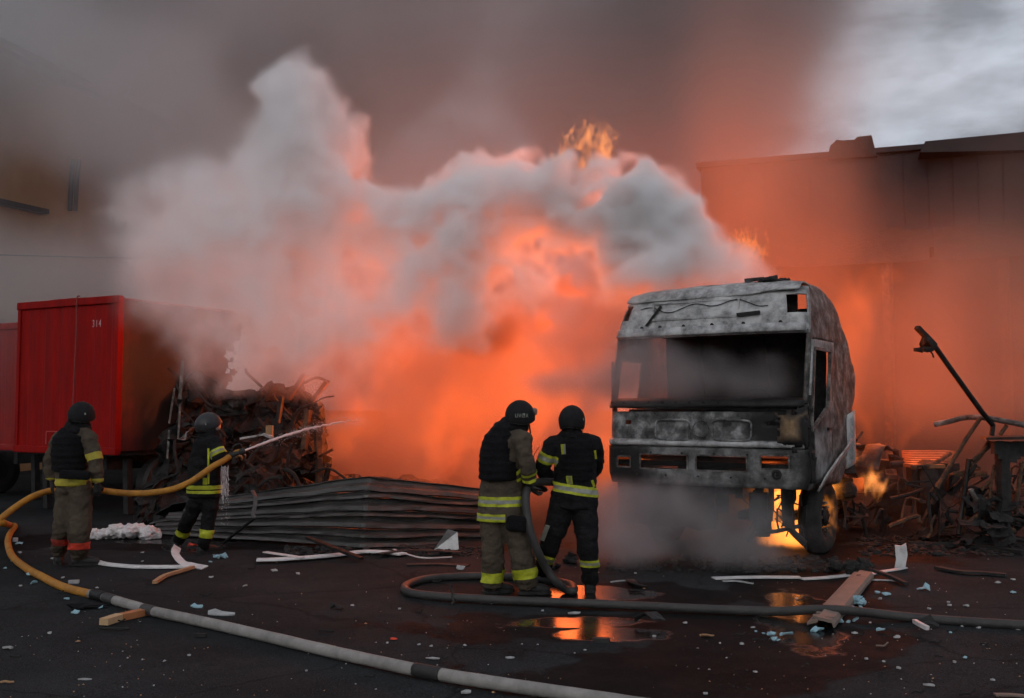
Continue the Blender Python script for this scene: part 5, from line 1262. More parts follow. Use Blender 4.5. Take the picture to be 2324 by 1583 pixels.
def build_debris():
    # white wool heaps
    for (cx, cy, sx, sz, lab, sd) in ((281, 1222, .52, .17, 'larger fluffy white glass wool heap beside the metal wall', 3), (216, 1216, .16, .07, 'smaller white wool tuft left of the large wool heap', 7)):
        p = gnd(cx, cy); mb = MB(); rnd = random.Random(sd)
        for k in range(26):
            a = rnd.uniform(-1, 1); r = sz * rnd.uniform(.35, .6); ellipsoid(mb, p + Vector((a * sx * .85, rnd.uniform(-.25, .25) * sx, r * .5 + sz * .5 * rnd.random() * (1 - a * a))), (r * 1.3, r, r * .85), n=10, m=8)
        me = remesh(mb, .013, 0, lambda q: .030 * fn(q, 16, sd, 4) + .022 * abs(fn(q, 34, sd)) - .006, 'wool')
        for v in me.vertices: v.co.z = max(v.co.z, .002)
        tag(link('glass_wool_heap', me, M_WOOL, None, smooth=True, recalc=False), lab, 'insulation')
    A = lambda f, pts, z=.01: [(*f(x, y), z) for x, y in pts]
    strip('white_trim_strip', A(c5, [(535, 205), (600, 228), (740, 243), (900, 247), (1110, 245)]), .10, M_WHITE, 'long white trim strip at the tan firefighter feet', 'trim strip', ribs=2)
    strip('white_trim_strip', [(*c5(1020, 128), .16), (*c5(1008, 165), .12), (*c5(1050, 218), .04), (*c5(1110, 235), .02), (*c5(1180, 248), .01)], .10, M_WHITE, 'curled white trim strip springing up behind the long one', 'trim strip', up=(.6, -.5, .6))
    strip('splintered_lath', A(c5, [(890, 338), (950, 300), (1030, 275), (1110, 250)], .015), .05, M_WOOD, 'splintered brown lath under the white trim strips', 'lath', t=.03)
    strip('ribbed_moulding', A(c5, [(1478, 205), (1640, 200), (1900, 180), (2080, 158), (2200, 160), (2324, 172)], .03), .14, M_WHITE, 'long ribbed white moulding before the metal wall', 'moulding', ribs=4)
    strip('thin_white_lath', A(c5, [(1525, 158), (1640, 175), (1740, 190)], .05), .07, M_WHITE, 'short flat white lath behind the ribbed moulding', 'lath')
    strip('thin_white_wire', A(c6, [(110, 165), (230, 205), (330, 222), (500, 215)], .03), .02, M_WHITE, 'thin pale wire trailing right from the ribbed moulding', 'wire')
    strip('scorched_bar', [(*c5(1772, 80), .16), (*c5(1900, 130), .12), (*c5(2080, 200), .03)], .07, M_CHARM, 'scorched flat bar resting across the ribbed moulding', 'bar', t=.03)
    strip('dark_flat_bar', A(c6, [(10, 195), (200, 172), (400, 175), (555, 185)], .05), .10, M_CHAR, 'black flat strip in front of the metal wall', 'strip')
    strip('dark_flat_bar', A(c6, [(200, 265), (400, 262), (610, 272)], .01), .12, M_CHAR, 'black strip on the ground left of the tan hose firefighter', 'strip')
    strip('white_kerb_strip', A(c7, [(270, 356), (450, 350), (650, 348), (845, 350)]), .12, M_WHITE, 'long white trim strip in front of the lorry', 'trim strip')
    strip('white_kerb_strip', A(c7, [(850, 360), (1000, 352), (1100, 342), (1190, 330)]), .10, M_WHITE, 'bent white strip ending at the brown plank', 'trim strip')
    strip('white_kerb_strip', A(c7, [(1285, 335), (1380, 312), (1460, 300), (1535, 285)]), .07, M_WHITE, 'grimy white strip right of the brown plank', 'trim strip')
    strip('thin_rod', A(c7, [(1300, 365), (1400, 368), (1475, 372)]), .03, M_PAPER, 'thin pale rod beside the brown plank end', 'rod')
    strip('thin_rod', A(c7, [(330, 375), (430, 375), (530, 392)]), .025, M_PAPER, 'thin pale splinter under the long white strip', 'splinter')
    strip('black_cable_piece', [(*c7(1215, 285), .10), (*c7(1330, 312), .05), (*c7(1440, 350), .03), (*c7(1545, 398), .02)], .05, M_CHAR, 'black bent bar over the right end of the plank', 'bar', t=.03)
    strip('charred_lath', A(c7, [(1750, 290), (1900, 318), (2050, 325), (2205, 340)]), .09, M_CHAR, 'charred lath on the ground before the burnt frame', 'lath', t=.03)
    strip('charred_lath', A(c7, [(1560, 130), (1850, 138), (2100, 160), (2324, 190)]), .10, M_CHAR, 'long charred batten at the foot of the burnt frame', 'batten', t=.04)
    strip('curved_black_strip', [(*c6(1680, 365), .01), (*c6(1700, 380), .05), (*c6(1740, 400), .03), (*c6(1785, 408), .01)], .09, M_CHARM, 'curved black strip before the lorry front', 'strip')
    strip('thin_pale_wire', A(c6, [(1555, 382), (1620, 374), (1685, 372)]), .02, M_PAPER, 'thin pale wire before the lorry front', 'wire')
    strip('bottom_edge_lath', A(c7, [(2130, 1128), (2240, 1130), (2340, 1138)]), .04, M_BOARD, 'pale lath at the bottom right picture edge', 'lath')
    # upright stub
    p = gnd(2044, 1290); q = at(2046, 1243, p.y)
    tag(obj('broken_post', MB().prism([p + Vector((-.07, 0, 0)), p + Vector((.06, .02, 0)), p + Vector((.09, .02, .15)), p + Vector((.075, .02, .28)), p + Vector((.01, 0, .25)), p + Vector((-.06, 0, .26)), p + Vector((-.05, 0, .1))], (0, 0, 0), (.02, .05, 0)), M_WHITE), 'broken white stub standing upright right of the lorry', 'stub')
    # brown hollow plank
    a, b = gnd(*c7(985, 672), .03), gnd(*c7(1262, 345), .03)
    T = thing('brown_plank', 'brown hollow door jamb plank lying under the dark hose', 'plank', tuple(a))
    t = (b - a).normalized(); s = t.cross(Vector((0, 0, 1)))
    prof = [(x * .68, z) for x, z in [(-.17, 0), (-.17, .025), (-.06, .05), (-.05, .075), (.12, .06), (.15, .03), (.15, 0), (.13, 0), (.12, .035), (-.04, .05), (-.05, .03), (-.15, .008)]]
    obj('plank_body', MB().prism([a + s * x + Vector((0, 0, z)) for x, z in prof], a, b), M_BOARD, T)
    obj('plank_lip', MB().bar(a + s * -.07 + Vector((0, 0, .045)) + t * .3, b + s * -.07 + Vector((0, 0, .045)), .05, .012), M_BOARD, T)
    obj('broken_end', MB().box(a + t * .1 + Vector((0, 0, .05)), (.17, .05, .04), Matrix.Rotation(math.atan2(s.y, s.x), 3, 'Z')), M_BOARD, T)
    obj('latch_slot', MB().box(a.lerp(b, .86) + Vector((0, 0, .078)), (.05, .012, .004), Matrix.Rotation(.3, 3, 'Z')), M_CHAR, T)
    # timber
    for (x0, y0, x1, y1, m, lab) in ((597, 558, 690, 528, mat('pale_timber', (.50, .34, .19), (.38, .25, .13), .8), 'pale end of the snapped timber block by the grey hose'), (694, 530, 842, 498, mat('orange_timber', (.42, .16, .06), (.28, .10, .04), .8), 'orange brown half of the snapped timber block by the grey hose')):
        a, b = gnd(*c5(x0, y0), .03), gnd(*c5(x1, y1), .03)
        tag(obj('timber_block', MB().bar(a, b, .085, .055), m), lab, 'timber')
    # plastic cone-like flap by the wall
    p = gnd(*c6(460, 168)); mb = MB(); mb.add([p + Vector(q) for q in ((-.16, 0, 0), (.16, .05, 0), (.14, .1, .22), (.02, .05, .26), (-.05, .1, .12))], [(0, 1, 2), (0, 2, 3), (0, 3, 4)])
    tag(obj('grey_sheet_flap', mb, M_STEEL, solid=.006), 'bent grey sheet flap standing before the metal wall', 'sheet')
    # rubbery lumps
    for f, x, y, px, lab in ((c6, 1195, 298, 16, 'round black lump behind the hose firefighter in black'), (c6, 1300, 250, 30, 'wide dark lump in the pink smoke left of the lorry'), (c7, 1110, 330, 46, 'dark slumped lump below the front wheel'), (c7, 1275, 300, 30, 'dark clod right of the slumped lump')):
        drop('charred_lump', f(x, y), px * 1.6, M_CHAR, lab, 'lump', kind='wad')
    drop('black_cloth', c5(500, 482), 95, M_BLACK, 'crumpled black cloth by the yellow hose coupling', 'cloth', aspect=.25, h=.12)
    drop('orange_flap', c5(1105, 130), 26, M_ORB, 'orange scrap at the nozzle firefighter boot', 'scrap', aspect=.35, h=.3)
    drop('foam_shard', c5(1275, 522), 88, M_PAPER, 'large pointed white foam shard beside the grey hose', 'foam', aspect=.17, h=.1)
    drop('red_scrap', c5(2265, 662), 22, M_ORB, 'small red scrap on open asphalt', 'scrap', aspect=.35, h=.15)
    drop('black_box', c5(1157, 647), 24, M_CHAR, 'small black box below the foam shard', 'box', aspect=.4, h=.3, kind='block')
    drop('black_box', c6(1492, 783), 38, M_RUB, 'black casing next to the orange puddle reflection', 'casing', aspect=.45, h=.25, kind='block', rz=-.25)
    drop('black_flap', c6(1805, 668), 86, M_RUB, 'black curled rubber flap in front of the lorry', 'rubber flap', aspect=.3, h=.35)
    drop('black_brush', c5(1940, 492), 34, M_CHAR, 'black bristly scrap between the two hoses', 'scrap', aspect=.4, h=.4)
    drop('wood_chip', c7(225, 744), 42, M_WOOD, 'split wood chip lying in the wet patch', 'wood chip', aspect=.22, h=.15)
    drop('black_bin_bag', c7(1700, 690), 60, M_CHAR, 'black scorched scrap with a white tube under the dark hose', 'scrap', aspect=.3, h=.3)
    strip('white_tube', [(*c7(1600, 648), .05), (*c7(1640, 672), .06), (*c7(1685, 695), .05)], .035, M_WHITE, 'short white tube on the black scrap under the hose', 'tube', t=.03)
    drop('white_block', c5(425, 338), 22, M_PAPER, 'white foam block touching the yellow hose', 'foam', aspect=.6, h=.3, kind='block')
    drop('white_block', c5(88, 98), 10, M_PAPER, 'tiny white box inside the yellow hose bend', 'box', aspect=.7, h=.9, kind='block')
    drop('white_sheet', c6(372, 892), 46, M_PAPER, 'largest white paper scrap just above the grey hose', 'paper', aspect=.16, h=.06)
    drop('white_sheet', c6(885, 888), 24, M_PAPER, 'white paper scrap alone on the asphalt mid front', 'paper', aspect=.3, h=.1)
    drop('white_sheet', c6(1312, 594), 30, M_PAPER, 'pale crumpled paper at the puddle edge', 'paper', aspect=.28, h=.15)
    drop('white_sheet', c6(560, 300), 22, M_PAPER, 'folded white paper behind the loop of dark hose', 'paper', aspect=.5, h=.5)
    drop('white_sheet', c5(45, 714), 34, M_PAPER, 'torn white board at the left picture edge', 'paper', aspect=.25, h=.08)
    drop('white_sheet', c5(490, 894), 36, M_PAPER, 'pointed white shard near the bottom left corner', 'shard', aspect=.16, h=.05)
    drop('white_sheet', c7(1700, 1068), 30, M_PAPER, 'curved white shard near the bottom right corner', 'shard', aspect=.2, h=.15)
    drop('grey_shard', c6(590, 1120), 26, M_PAPER, 'grey shard under the grey hose near the bottom edge', 'shard', aspect=.4, h=.2)
    # big blue ones
    for f, x, y, px, lab in ((c7, 955, 708, 36, 'blue wrapper against the near end of the brown plank'), (c7, 750, 747, 38, 'long pale blue wrapper in the orange wet streak'), (c7, 1665, 434, 34, 'thin blue wrapper right of the brown plank'), (c7, 1205, 640, 22, 'blue wad just below the hose by the plank'),
                              (c5, 1135, 480, 30, 'blue foam chip above the large foam shard'), (c5, 170, 291, 21, 'blue chip left of the yellow hose'), (c5, 435, 512, 22, 'blue chip below the black cloth'), (c5, 385, 434, 15, 'blue chip above the black cloth'), (c5, 580, 482, 12, 'blue chip right of the black cloth')):
        drop('blue_wrapper', f(x, y), px, M_BLUE, lab, 'wrapper', 'blue wrappers and chips', aspect=.32, h=.3)
    for f, x, y, px, lab in ((c7, 1215, 530, 32, 'spiky pale blue foam wad on the right of the plank'), (c5, 1242, 195, 18, 'left one of two pale blue wads by the nozzle firefighter'), (c5, 1292, 193, 16, 'right one of two pale blue wads by the nozzle firefighter'), (c7, 655, 742, 16, 'pale blue wad left of the long wrapper'), (c7, 675, 770, 16, 'pale blue wad under the long wrapper'), (c7, 1105, 652, 16, 'pale wad touching the plank below the hose')):
        drop('blue_foam_wad', f(x, y), px * 1.2, M_BLUE, lab, 'foam wad', 'blue foam wads', kind='wad')
    # small change
    for f, x, y, px in ((c5, 110, 114, 16), (c5, 75, 212, 14), (c5, 30, 252, 8), (c5, 195, 342, 13), (c5, 1212, 216, 9), (c7, 1350, 452, 14), (c7, 1415, 468, 20), (c7, 2250, 452, 14), (c7, 1190, 548, 9), (c7, 1245, 548, 9), (c7, 1160, 648, 11), (c7, 600, 725, 8), (c7, 550, 710, 6), (c7, 1375, 710, 19), (c7, 1838, 718, 8), (c7, 1935, 884, 9)):
        drop('blue_chip', f(x, y), px * 1.15, M_BLUE, 'little blue chip ' + near(f(x, y)), 'chip', 'little blue chips', aspect=.45, h=.35)
    for f, x, y, px in ((c5, 360, 308, 11), (c5, 115, 165, 11), (c5, 118, 355, 9), (c5, 1088, 756, 11), (c5, 735, 770, 5), (c5, 820, 780, 6), (c5, 1215, 305, 14), (c5, 1580, 268, 20), (c5, 1715, 286, 15), (c5, 1410, 358, 14), (c5, 1765, 845, 7), (c5, 2030, 468, 12), (c5, 2300, 487, 8), (c5, 285, 630, 13), (c5, 885, 930, 6), (c5, 820, 162, 9), (c5, 820, 213, 9), (c5, 300, 197, 10), (c5, 2230, 684, 6), (c5, 560, 365, 10),
                        (c6, 375, 493, 11), (c6, 765, 526, 13), (c6, 280, 800, 9), (c6, 360, 810, 9), (c6, 585, 805, 11), (c6, 150, 562, 8), (c6, 70, 788, 7), (c6, 1385, 838, 9), (c6, 2050, 655, 13), (c6, 1843, 746, 11), (c6, 965, 797, 6), (c6, 1070, 800, 6), (c6, 1180, 685, 5), (c6, 1315, 857, 5), (c6, 2280, 790, 6), (c6, 1100, 575, 9), (c6, 1718, 325, 9),
                        (c7, 1940, 540, 17), (c7, 1695, 561, 13), (c7, 1825, 515, 9), (c7, 1830, 540, 13), (c7, 1480, 752, 20), (c7, 1280, 892, 11), (c7, 1495, 956, 14), (c7, 2120, 1033, 14), (c7, 80, 653, 12), (c7, 530, 684, 13), (c7, 1205, 722, 18), (c7, 215, 1123, 14), (c7, 2025, 686, 13), (c7, 1915, 676, 8), (c7, 2280, 696, 18), (c7, 1305, 651, 8), (c7, 1395, 909, 9), (c7, 2150, 386, 20), (c7, 2250, 366, 14), (c7, 545, 978, 13), (c7, 1865, 915, 11), (c7, 2060, 798, 10), (c7, 455, 793, 15), (c7, 1370, 495, 12), (c7, 820, 490, 8)):
        drop('pale_scrap', f(x, y), px * .95, M_PAPER, 'little pale scrap ' + near(f(x, y)), 'scrap', 'little pale scraps', aspect=.4, h=.25)
    for f, x, y, px in ((c5, 660, 608, 74), (c5, 690, 563, 28), (c5, 90, 770, 26), (c5, 1185, 410, 32), (c5, 1880, 620, 36), (c5, 2130, 886, 26), (c5, 350, 395, 14), (c5, 1450, 258, 18), (c6, 375, 386, 38), (c6, 400, 736, 14), (c6, 1730, 448, 36), (c6, 280, 590, 16), (c6, 1020, 684, 12), (c7, 1385, 996, 24), (c7, 1240, 738, 18), (c7, 595, 481, 16), (c7, 860, 511, 24), (c7, 1760, 884, 18), (c7, 2060, 800, 20), (c7, 1740, 792, 26), (c7, 1030, 1042, 10), (c7, 505, 1106, 10), (c7, 1850, 712, 26), (c7, 1420, 748, 22), (c7, 440, 740, 28), (c7, 575, 772, 32), (c7, 1620, 1125, 30), (c7, 1950, 1132, 44)):
        drop('charred_splinter', f(x, y), px, M_CHAR, 'little charred splinter ' + near(f(x, y)), 'splinter', 'little charred splinters', aspect=.3, kind='stick')
    drop('wood_stick', c5(40, 918), 30, M_WOOD, 'brown stick in the bottom left corner', 'stick', aspect=.4, kind='stick', rz=.05)
    drop('wood_stick', c7(1385, 811), 27, M_BOARD, 'tan stick on the open asphalt at the right', 'stick', aspect=.3, kind='stick', rz=.0)
    # crumbs nobody could count
    rnd = random.Random(77)
    for nm, m, cnt, lab in (('pale_crumbs', M_PAPER, 240, 'fine pale crumbs strewn over the asphalt'), ('dark_crumbs', M_CHAR, 2600, 'fine charred crumbs strewn over the asphalt'), ('rust_crumbs', M_WOOD, 260, 'fine brown crumbs strewn over the asphalt')):
        mb = MB()
        for k in range(cnt):
            u = rnd.uniform(-30, 2350); v = 1205 + 380 * rnd.random() ** .75; p = gnd(u, v)
            r = rnd.uniform(.002, .005) if rnd.random() < .9 else rnd.uniform(.005, .010); a = rnd.random() * 6.28
            if fn((p.x * .9, p.y * .9, 3), 1, 2) < rnd.uniform(-.35, .25): continue
            x = Vector((math.cos(a), math.sin(a), 0)) * r * rnd.uniform(1, 2.2); y = Vector((-math.sin(a), math.cos(a), 0)) * r; z = Vector((0, 0, r * rnd.uniform(.3, .9) + .004)); p.z = .008
            mb.add([p - x - y * .6, p + x * .8 - y, p + x + y * .7, p - x * .7 + y, p + z], [(0, 1, 4), (1, 2, 4), (2, 3, 4), (3, 0, 4)])
        tag(obj(nm, mb, m), lab, 'crumbs', kind='stuff')
    # rubble at the foot of the lorry and the burnt frame
    for (u0, u1, v0, v1, cnt, nm, lab) in ((1380, 1900, 1262, 1300, 420, 'charred_rubble', 'low line of charred rubble along the lorry front'), (1950, 2324, 1215, 1262, 520, 'burnt_rubble', 'burnt rubble round the foot of the trailer frame'), (640, 1100, 1240, 1262, 320, 'wall_rubble', 'dark rubble along the foot of the metal wall')):
        mb = MB()
        for k in range(cnt):
            p = gnd(rnd.uniform(u0, u1), rnd.uniform(v0, v1)); r = rnd.uniform(.008, .035) * (2.0 if rnd.random() < .1 else 1)
            o0 = len(mb.v); ellipsoid(mb, p + Vector((0, 0, r * .3)), (r * rnd.uniform(.8, 2), r, r * rnd.uniform(.4, .8)), Matrix.Rotation(rnd.random() * 3, 3, 'Z'), n=6, m=5)
            for i in range(o0, len(mb.v)):
                v = Vector(mb.v[i]); q = v + (v - p) * .5 * fn(v, 18, k); mb.v[i] = tuple(q)
        tag(obj(nm, mb, M_CHAR), lab, 'rubble', kind='stuff')
build_debris()
# ------------------------------------------------------------------ smoke and fire: density grids
def bspline(n, L, cell, off):
    """n samples of a lattice with spacing `cell` (in samples): cubic B-spline weights"""
    W = np.zeros((n, L), np.float32)
    t = np.arange(n) / cell + off
    i = np.floor(t).astype(int); f = (t - i).astype(np.float32)
    w = [(1 - f) ** 3 / 6, (3 * f ** 3 - 6 * f ** 2 + 4) / 6, (-3 * f ** 3 + 3 * f ** 2 + 3 * f + 1) / 6, f ** 3 / 6]
    r = np.arange(n)
    for k in range(4):
        W[r, i + k] += w[k]
    return W
def lattice_noise(shape, cell, rng):
    """smooth noise about -1..1, feature size `cell` voxels (scalar or 3)"""
    cell = np.broadcast_to(np.asarray(cell, float), (3,))
    cell = np.maximum(cell, 1.5)
    L = [int(n / c) + 6 for n, c in zip(shape, cell)]
    a = rng.standard_normal(L).astype(np.float32)
    o = rng.random(3)
    W = [bspline(n, l, c, q) for n, l, c, q in zip(shape, L, cell, o)]
    a = np.tensordot(W[0], a, (1, 0))                       # nx ly lz
    a = np.tensordot(a, W[1], (1, 1))                       # nx lz ny
    a = np.tensordot(a, W[2], (1, 1))                       # nx ny nz
    return a * 2.2
def fbm(shape, cell, octaves, rng, gain=0.5, billow=False):
    out = np.zeros(shape, np.float32); amp = 1.0; cell = np.asarray(cell, float)
    for _ in range(octaves):
        n = lattice_noise(shape, cell, rng)
        if billow: n = np.abs(n) * 2 - 0.9
        out += amp * n; amp *= gain; cell = cell / 2.0
        if np.max(cell) < 1.6: break
    return out
class Grid:
    def __init__(s, lo, hi, vox):
        s.lo, s.vox = np.array(lo, float), vox
        s.n = tuple(int(math.ceil((h - l) / vox)) + 1 for l, h in zip(lo, hi))
        s.hi = s.lo + (np.array(s.n) - 1) * vox
        s.ax = [(s.lo[k] + np.arange(s.n[k]) * vox).astype(np.float32) for k in range(3)]
        s.x, s.y, s.z = s.ax[0][:, None, None], s.ax[1][None, :, None], s.ax[2][None, None, :]
    def puffs(s, plist, k=3.0):
        """soft union of ellipsoids (centre, radius, squash) as a signed distance, metres"""
        acc = np.full(s.n, 1e-6, np.float32)
        for c, r, sq in plist:
            m = 1.2 + r * max(sq)
            sl = []
            for q in range(3):
                i0 = max(0, int((c[q] - m - s.lo[q]) / s.vox)); i1 = min(s.n[q], int((c[q] + m - s.lo[q]) / s.vox) + 2)
                sl.append(slice(i0, max(i0, i1)))
            dx, dy, dz = (s.ax[0][sl[0]] - c[0]) / sq[0], (s.ax[1][sl[1]] - c[1]) / sq[1], (s.ax[2][sl[2]] - c[2]) / sq[2]
            d = np.sqrt(dx[:, None, None] ** 2 + dy[None, :, None] ** 2 + dz[None, None, :] ** 2) - r
            acc[tuple(sl)] += np.exp(-k * np.minimum(d, 3.0))
        return -np.log(acc) / k
def smooth(x, a, b):
    t = np.clip((x - a) / (b - a), 0, 1)
    return t * t * (3 - 2 * t)
def volume_object(name, grid, dens, mat, label, category='smoke'):
    n = grid.n
    N = n[0] * n[1] * n[2]
    # fade to nothing at the border of the grid
    dens = np.ascontiguousarray(dens, np.float32)
    me = bpy.data.meshes.new(name)
    me.vertices.add(N)
    co = np.zeros((N, 3), np.float32)
    co[0] = grid.lo; co[1:] = grid.hi
    me.vertices.foreach_set('co', co.ravel())
    at_ = me.attributes.new('smoke_density', 'FLOAT', 'POINT')
    at_.data.foreach_set('value', dens.ravel())
    ob = bpy.data.objects.new(name, me); C.objects.link(ob)
    ng = bpy.data.node_groups.new(name + '_grid', 'GeometryNodeTree')
    ng.interface.new_socket('Geometry', in_out='INPUT', socket_type='NodeSocketGeometry')
    ng.interface.new_socket('Geometry', in_out='OUTPUT', socket_type='NodeSocketGeometry')
    N_, L_ = ng.nodes, ng.links
    gi, go = N_.new('NodeGroupInput'), N_.new('NodeGroupOutput')
    pos = N_.new('GeometryNodeInputPosition')
    sub = N_.new('ShaderNodeVectorMath'); sub.operation = 'SUBTRACT'; sub.inputs[1].default_value = tuple(grid.lo)
    mul = N_.new('ShaderNodeVectorMath'); mul.operation = 'SCALE'; mul.inputs['Scale'].default_value = 1.0 / grid.vox
    add = N_.new('ShaderNodeVectorMath'); add.operation = 'ADD'; add.inputs[1].default_value = (.5, .5, .5)
    flo = N_.new('ShaderNodeVectorMath'); flo.operation = 'FLOOR'
    dot = N_.new('ShaderNodeVectorMath'); dot.operation = 'DOT_PRODUCT'; dot.inputs[1].default_value = (n[1] * n[2], 0, 0)
    sep = N_.new('ShaderNodeSeparateXYZ')
    L_.new(pos.outputs[0], sub.inputs[0]); L_.new(sub.outputs[0], mul.inputs[0]); L_.new(mul.outputs[0], add.inputs[0]); L_.new(add.outputs[0], flo.inputs[0]); L_.new(flo.outputs[0], sep.inputs[0])
    def f2i(sock):
        t = N_.new('FunctionNodeFloatToInt'); t.rounding_mode = 'ROUND'; L_.new(sock, t.inputs[0]); return t.outputs[0]
    def im(op, a, b):
        t = N_.new('FunctionNodeIntegerMath'); t.operation = op
        for q, v in enumerate((a, b)):
            if isinstance(v, int): t.inputs[q].default_value = v
            else: L_.new(v, t.inputs[q])
        return t.outputs[0]
    ix = im('ADD', im('MULTIPLY', im('ADD', im('MULTIPLY', f2i(sep.outputs[0]), n[1]), f2i(sep.outputs[1])), n[2]), f2i(sep.outputs[2]))
    na = N_.new('GeometryNodeInputNamedAttribute'); na.data_type = 'FLOAT'; na.inputs['Name'].default_value = 'smoke_density'
    si = N_.new('GeometryNodeSampleIndex'); si.data_type = 'FLOAT'; si.domain = 'POINT'; si.clamp = True
    L_.new(gi.outputs[0], si.inputs['Geometry']); L_.new(na.outputs[0], si.inputs['Value']); L_.new(ix, si.inputs['Index'])
    vc = N_.new('GeometryNodeVolumeCube')
    L_.new(si.outputs[0], vc.inputs['Density'])
    vc.inputs['Min'].default_value = tuple(grid.lo); vc.inputs['Max'].default_value = tuple(grid.hi)
    for q, a in enumerate('XYZ'): vc.inputs['Resolution ' + a].default_value = n[q]
    sm = N_.new('GeometryNodeSetMaterial'); sm.inputs['Material'].default_value = mat
    L_.new(vc.outputs[0], sm.inputs[0]); L_.new(sm.outputs[0], go.inputs[0])
    md = ob.modifiers.new('grid', 'NODES'); md.node_group = ng
    me.materials.append(mat)
    ob['kind'] = 'stuff'; ob['label'] = label; ob['category'] = category
    return ob
def volume_mat(name, color, dens, aniso=0.0, absorb=0.0, emit=None, emit_strength=0.0):
    m = bpy.data.materials.new(name); m.use_nodes = True
    t = m.node_tree; t.nodes.clear()
    out = t.nodes.new('ShaderNodeOutputMaterial')
    a = t.nodes.new('ShaderNodeAttribute'); a.attribute_name = 'density'
    pv = t.nodes.new('ShaderNodeVolumePrincipled')
    pv.inputs['Color'].default_value = (*color, 1)
    pv.inputs['Density Attribute'].default_value = ''
    pv.inputs['Temperature Attribute'].default_value = ''
    pv.inputs['Anisotropy'].default_value = aniso
    mu = t.nodes.new('ShaderNodeMath'); mu.operation = 'MULTIPLY'; mu.inputs[1].default_value = dens
    t.links.new(a.outputs['Fac'], mu.inputs[0]); t.links.new(mu.outputs[0], pv.inputs['Density'])
    if emit:
        pv.inputs['Emission Color'].default_value = (*emit, 1)
        me_ = t.nodes.new('ShaderNodeMath'); me_.operation = 'MULTIPLY'; me_.inputs[1].default_value = emit_strength
        t.links.new(a.outputs['Fac'], me_.inputs[0]); t.links.new(me_.outputs[0], pv.inputs['Emission Strength'])
    t.links.new(pv.outputs[0], out.inputs['Volume'])
    return m
def P(u, v, d, rpx, sq=(1, 1, 1)):
    return (tuple(at(u, v, d)), rpx / ppm(d), sq)
MAT_WHITE = volume_mat('white_smoke', (.975, .975, .98), 8.5, 0.05)
MAT_BACK = volume_mat('dark_smoke', (.52, .53, .55), 1.0, -0.1)
MAT_MID = volume_mat('lit_smoke', (.55, .44, .37), 1.15, 0.15)
MAT_LOW = volume_mat('low_smoke', (.52, .52, .53), 3.2, 0.1)
MAT_SOOT = volume_mat('torn_smoke', (.62, .48, .39), 5.0, 0.35)
MAT_VEIL = volume_mat('veil_smoke', (.76, .77, .78), 1.0, -0.1)
MAT_FLAME = volume_mat('flame_gas', (.5, .3, .2), 0.15, 0.0, emit=(1.0, .17, .022), emit_strength=.42)
MAT_FLAMEH = volume_mat('hot_flame_gas', (.5, .3, .2), 0.3, 0.0, emit=(1.0, .30, .045), emit_strength=6.0)
MAT_FLAMET = volume_mat('torn_flame_gas', (.5, .3, .2), 0.2, 0.0, emit=(1.0, .32, .07), emit_strength=5.0)
def edge_fade(g, m=.5):
    out = 1.0
    for q, a in zip((g.x, g.y, g.z), g.ax):
        out = out * smooth(q, a[0], a[0] + m) * smooth(-q, -a[-1], -a[-1] + m)
    return out
FIRES = [  # u, v, distance, watts, radius, colour: the hearts of the fire
    (1345, 900, 14.6, 26, .35), (1300, 960, 16.2, 110, .45), (1180, 880, 16.9, 130, .45), (1060, 830, 17.1, 130, .45), (950, 900, 17.0, 165, .45), (840, 920, 17.1, 160, .4), (760, 880, 17.4, 85, .4),
    (1330, 740, 16.6, 200, .5), (1200, 660, 16.9, 170, .5), (1010, 640, 17.0, 110, .5), (1500, 520, 16.3, 220, .5), (1600, 470, 16.6, 120, .5),
    (1960, 900, 15.4, 200, .45), (1950, 760, 15.8, 260, .45), (1930, 620, 16.6, 170, .5), (2080, 790, 16.8, 140, .5), (2240, 640, 17.6, 90, .5)]
def carve(g, d, rad=.85):
    """smoke thinned round each fire lamp to keep its hot spot down"""
    for f in FIRES:
        c = at(*f[:3])
        d = d * (1 - .93 * np.exp(-(((g.x - c.x) ** 2 + (g.y - c.y) ** 2 + (g.z - c.z) ** 2) / rad ** 2)))
    return d
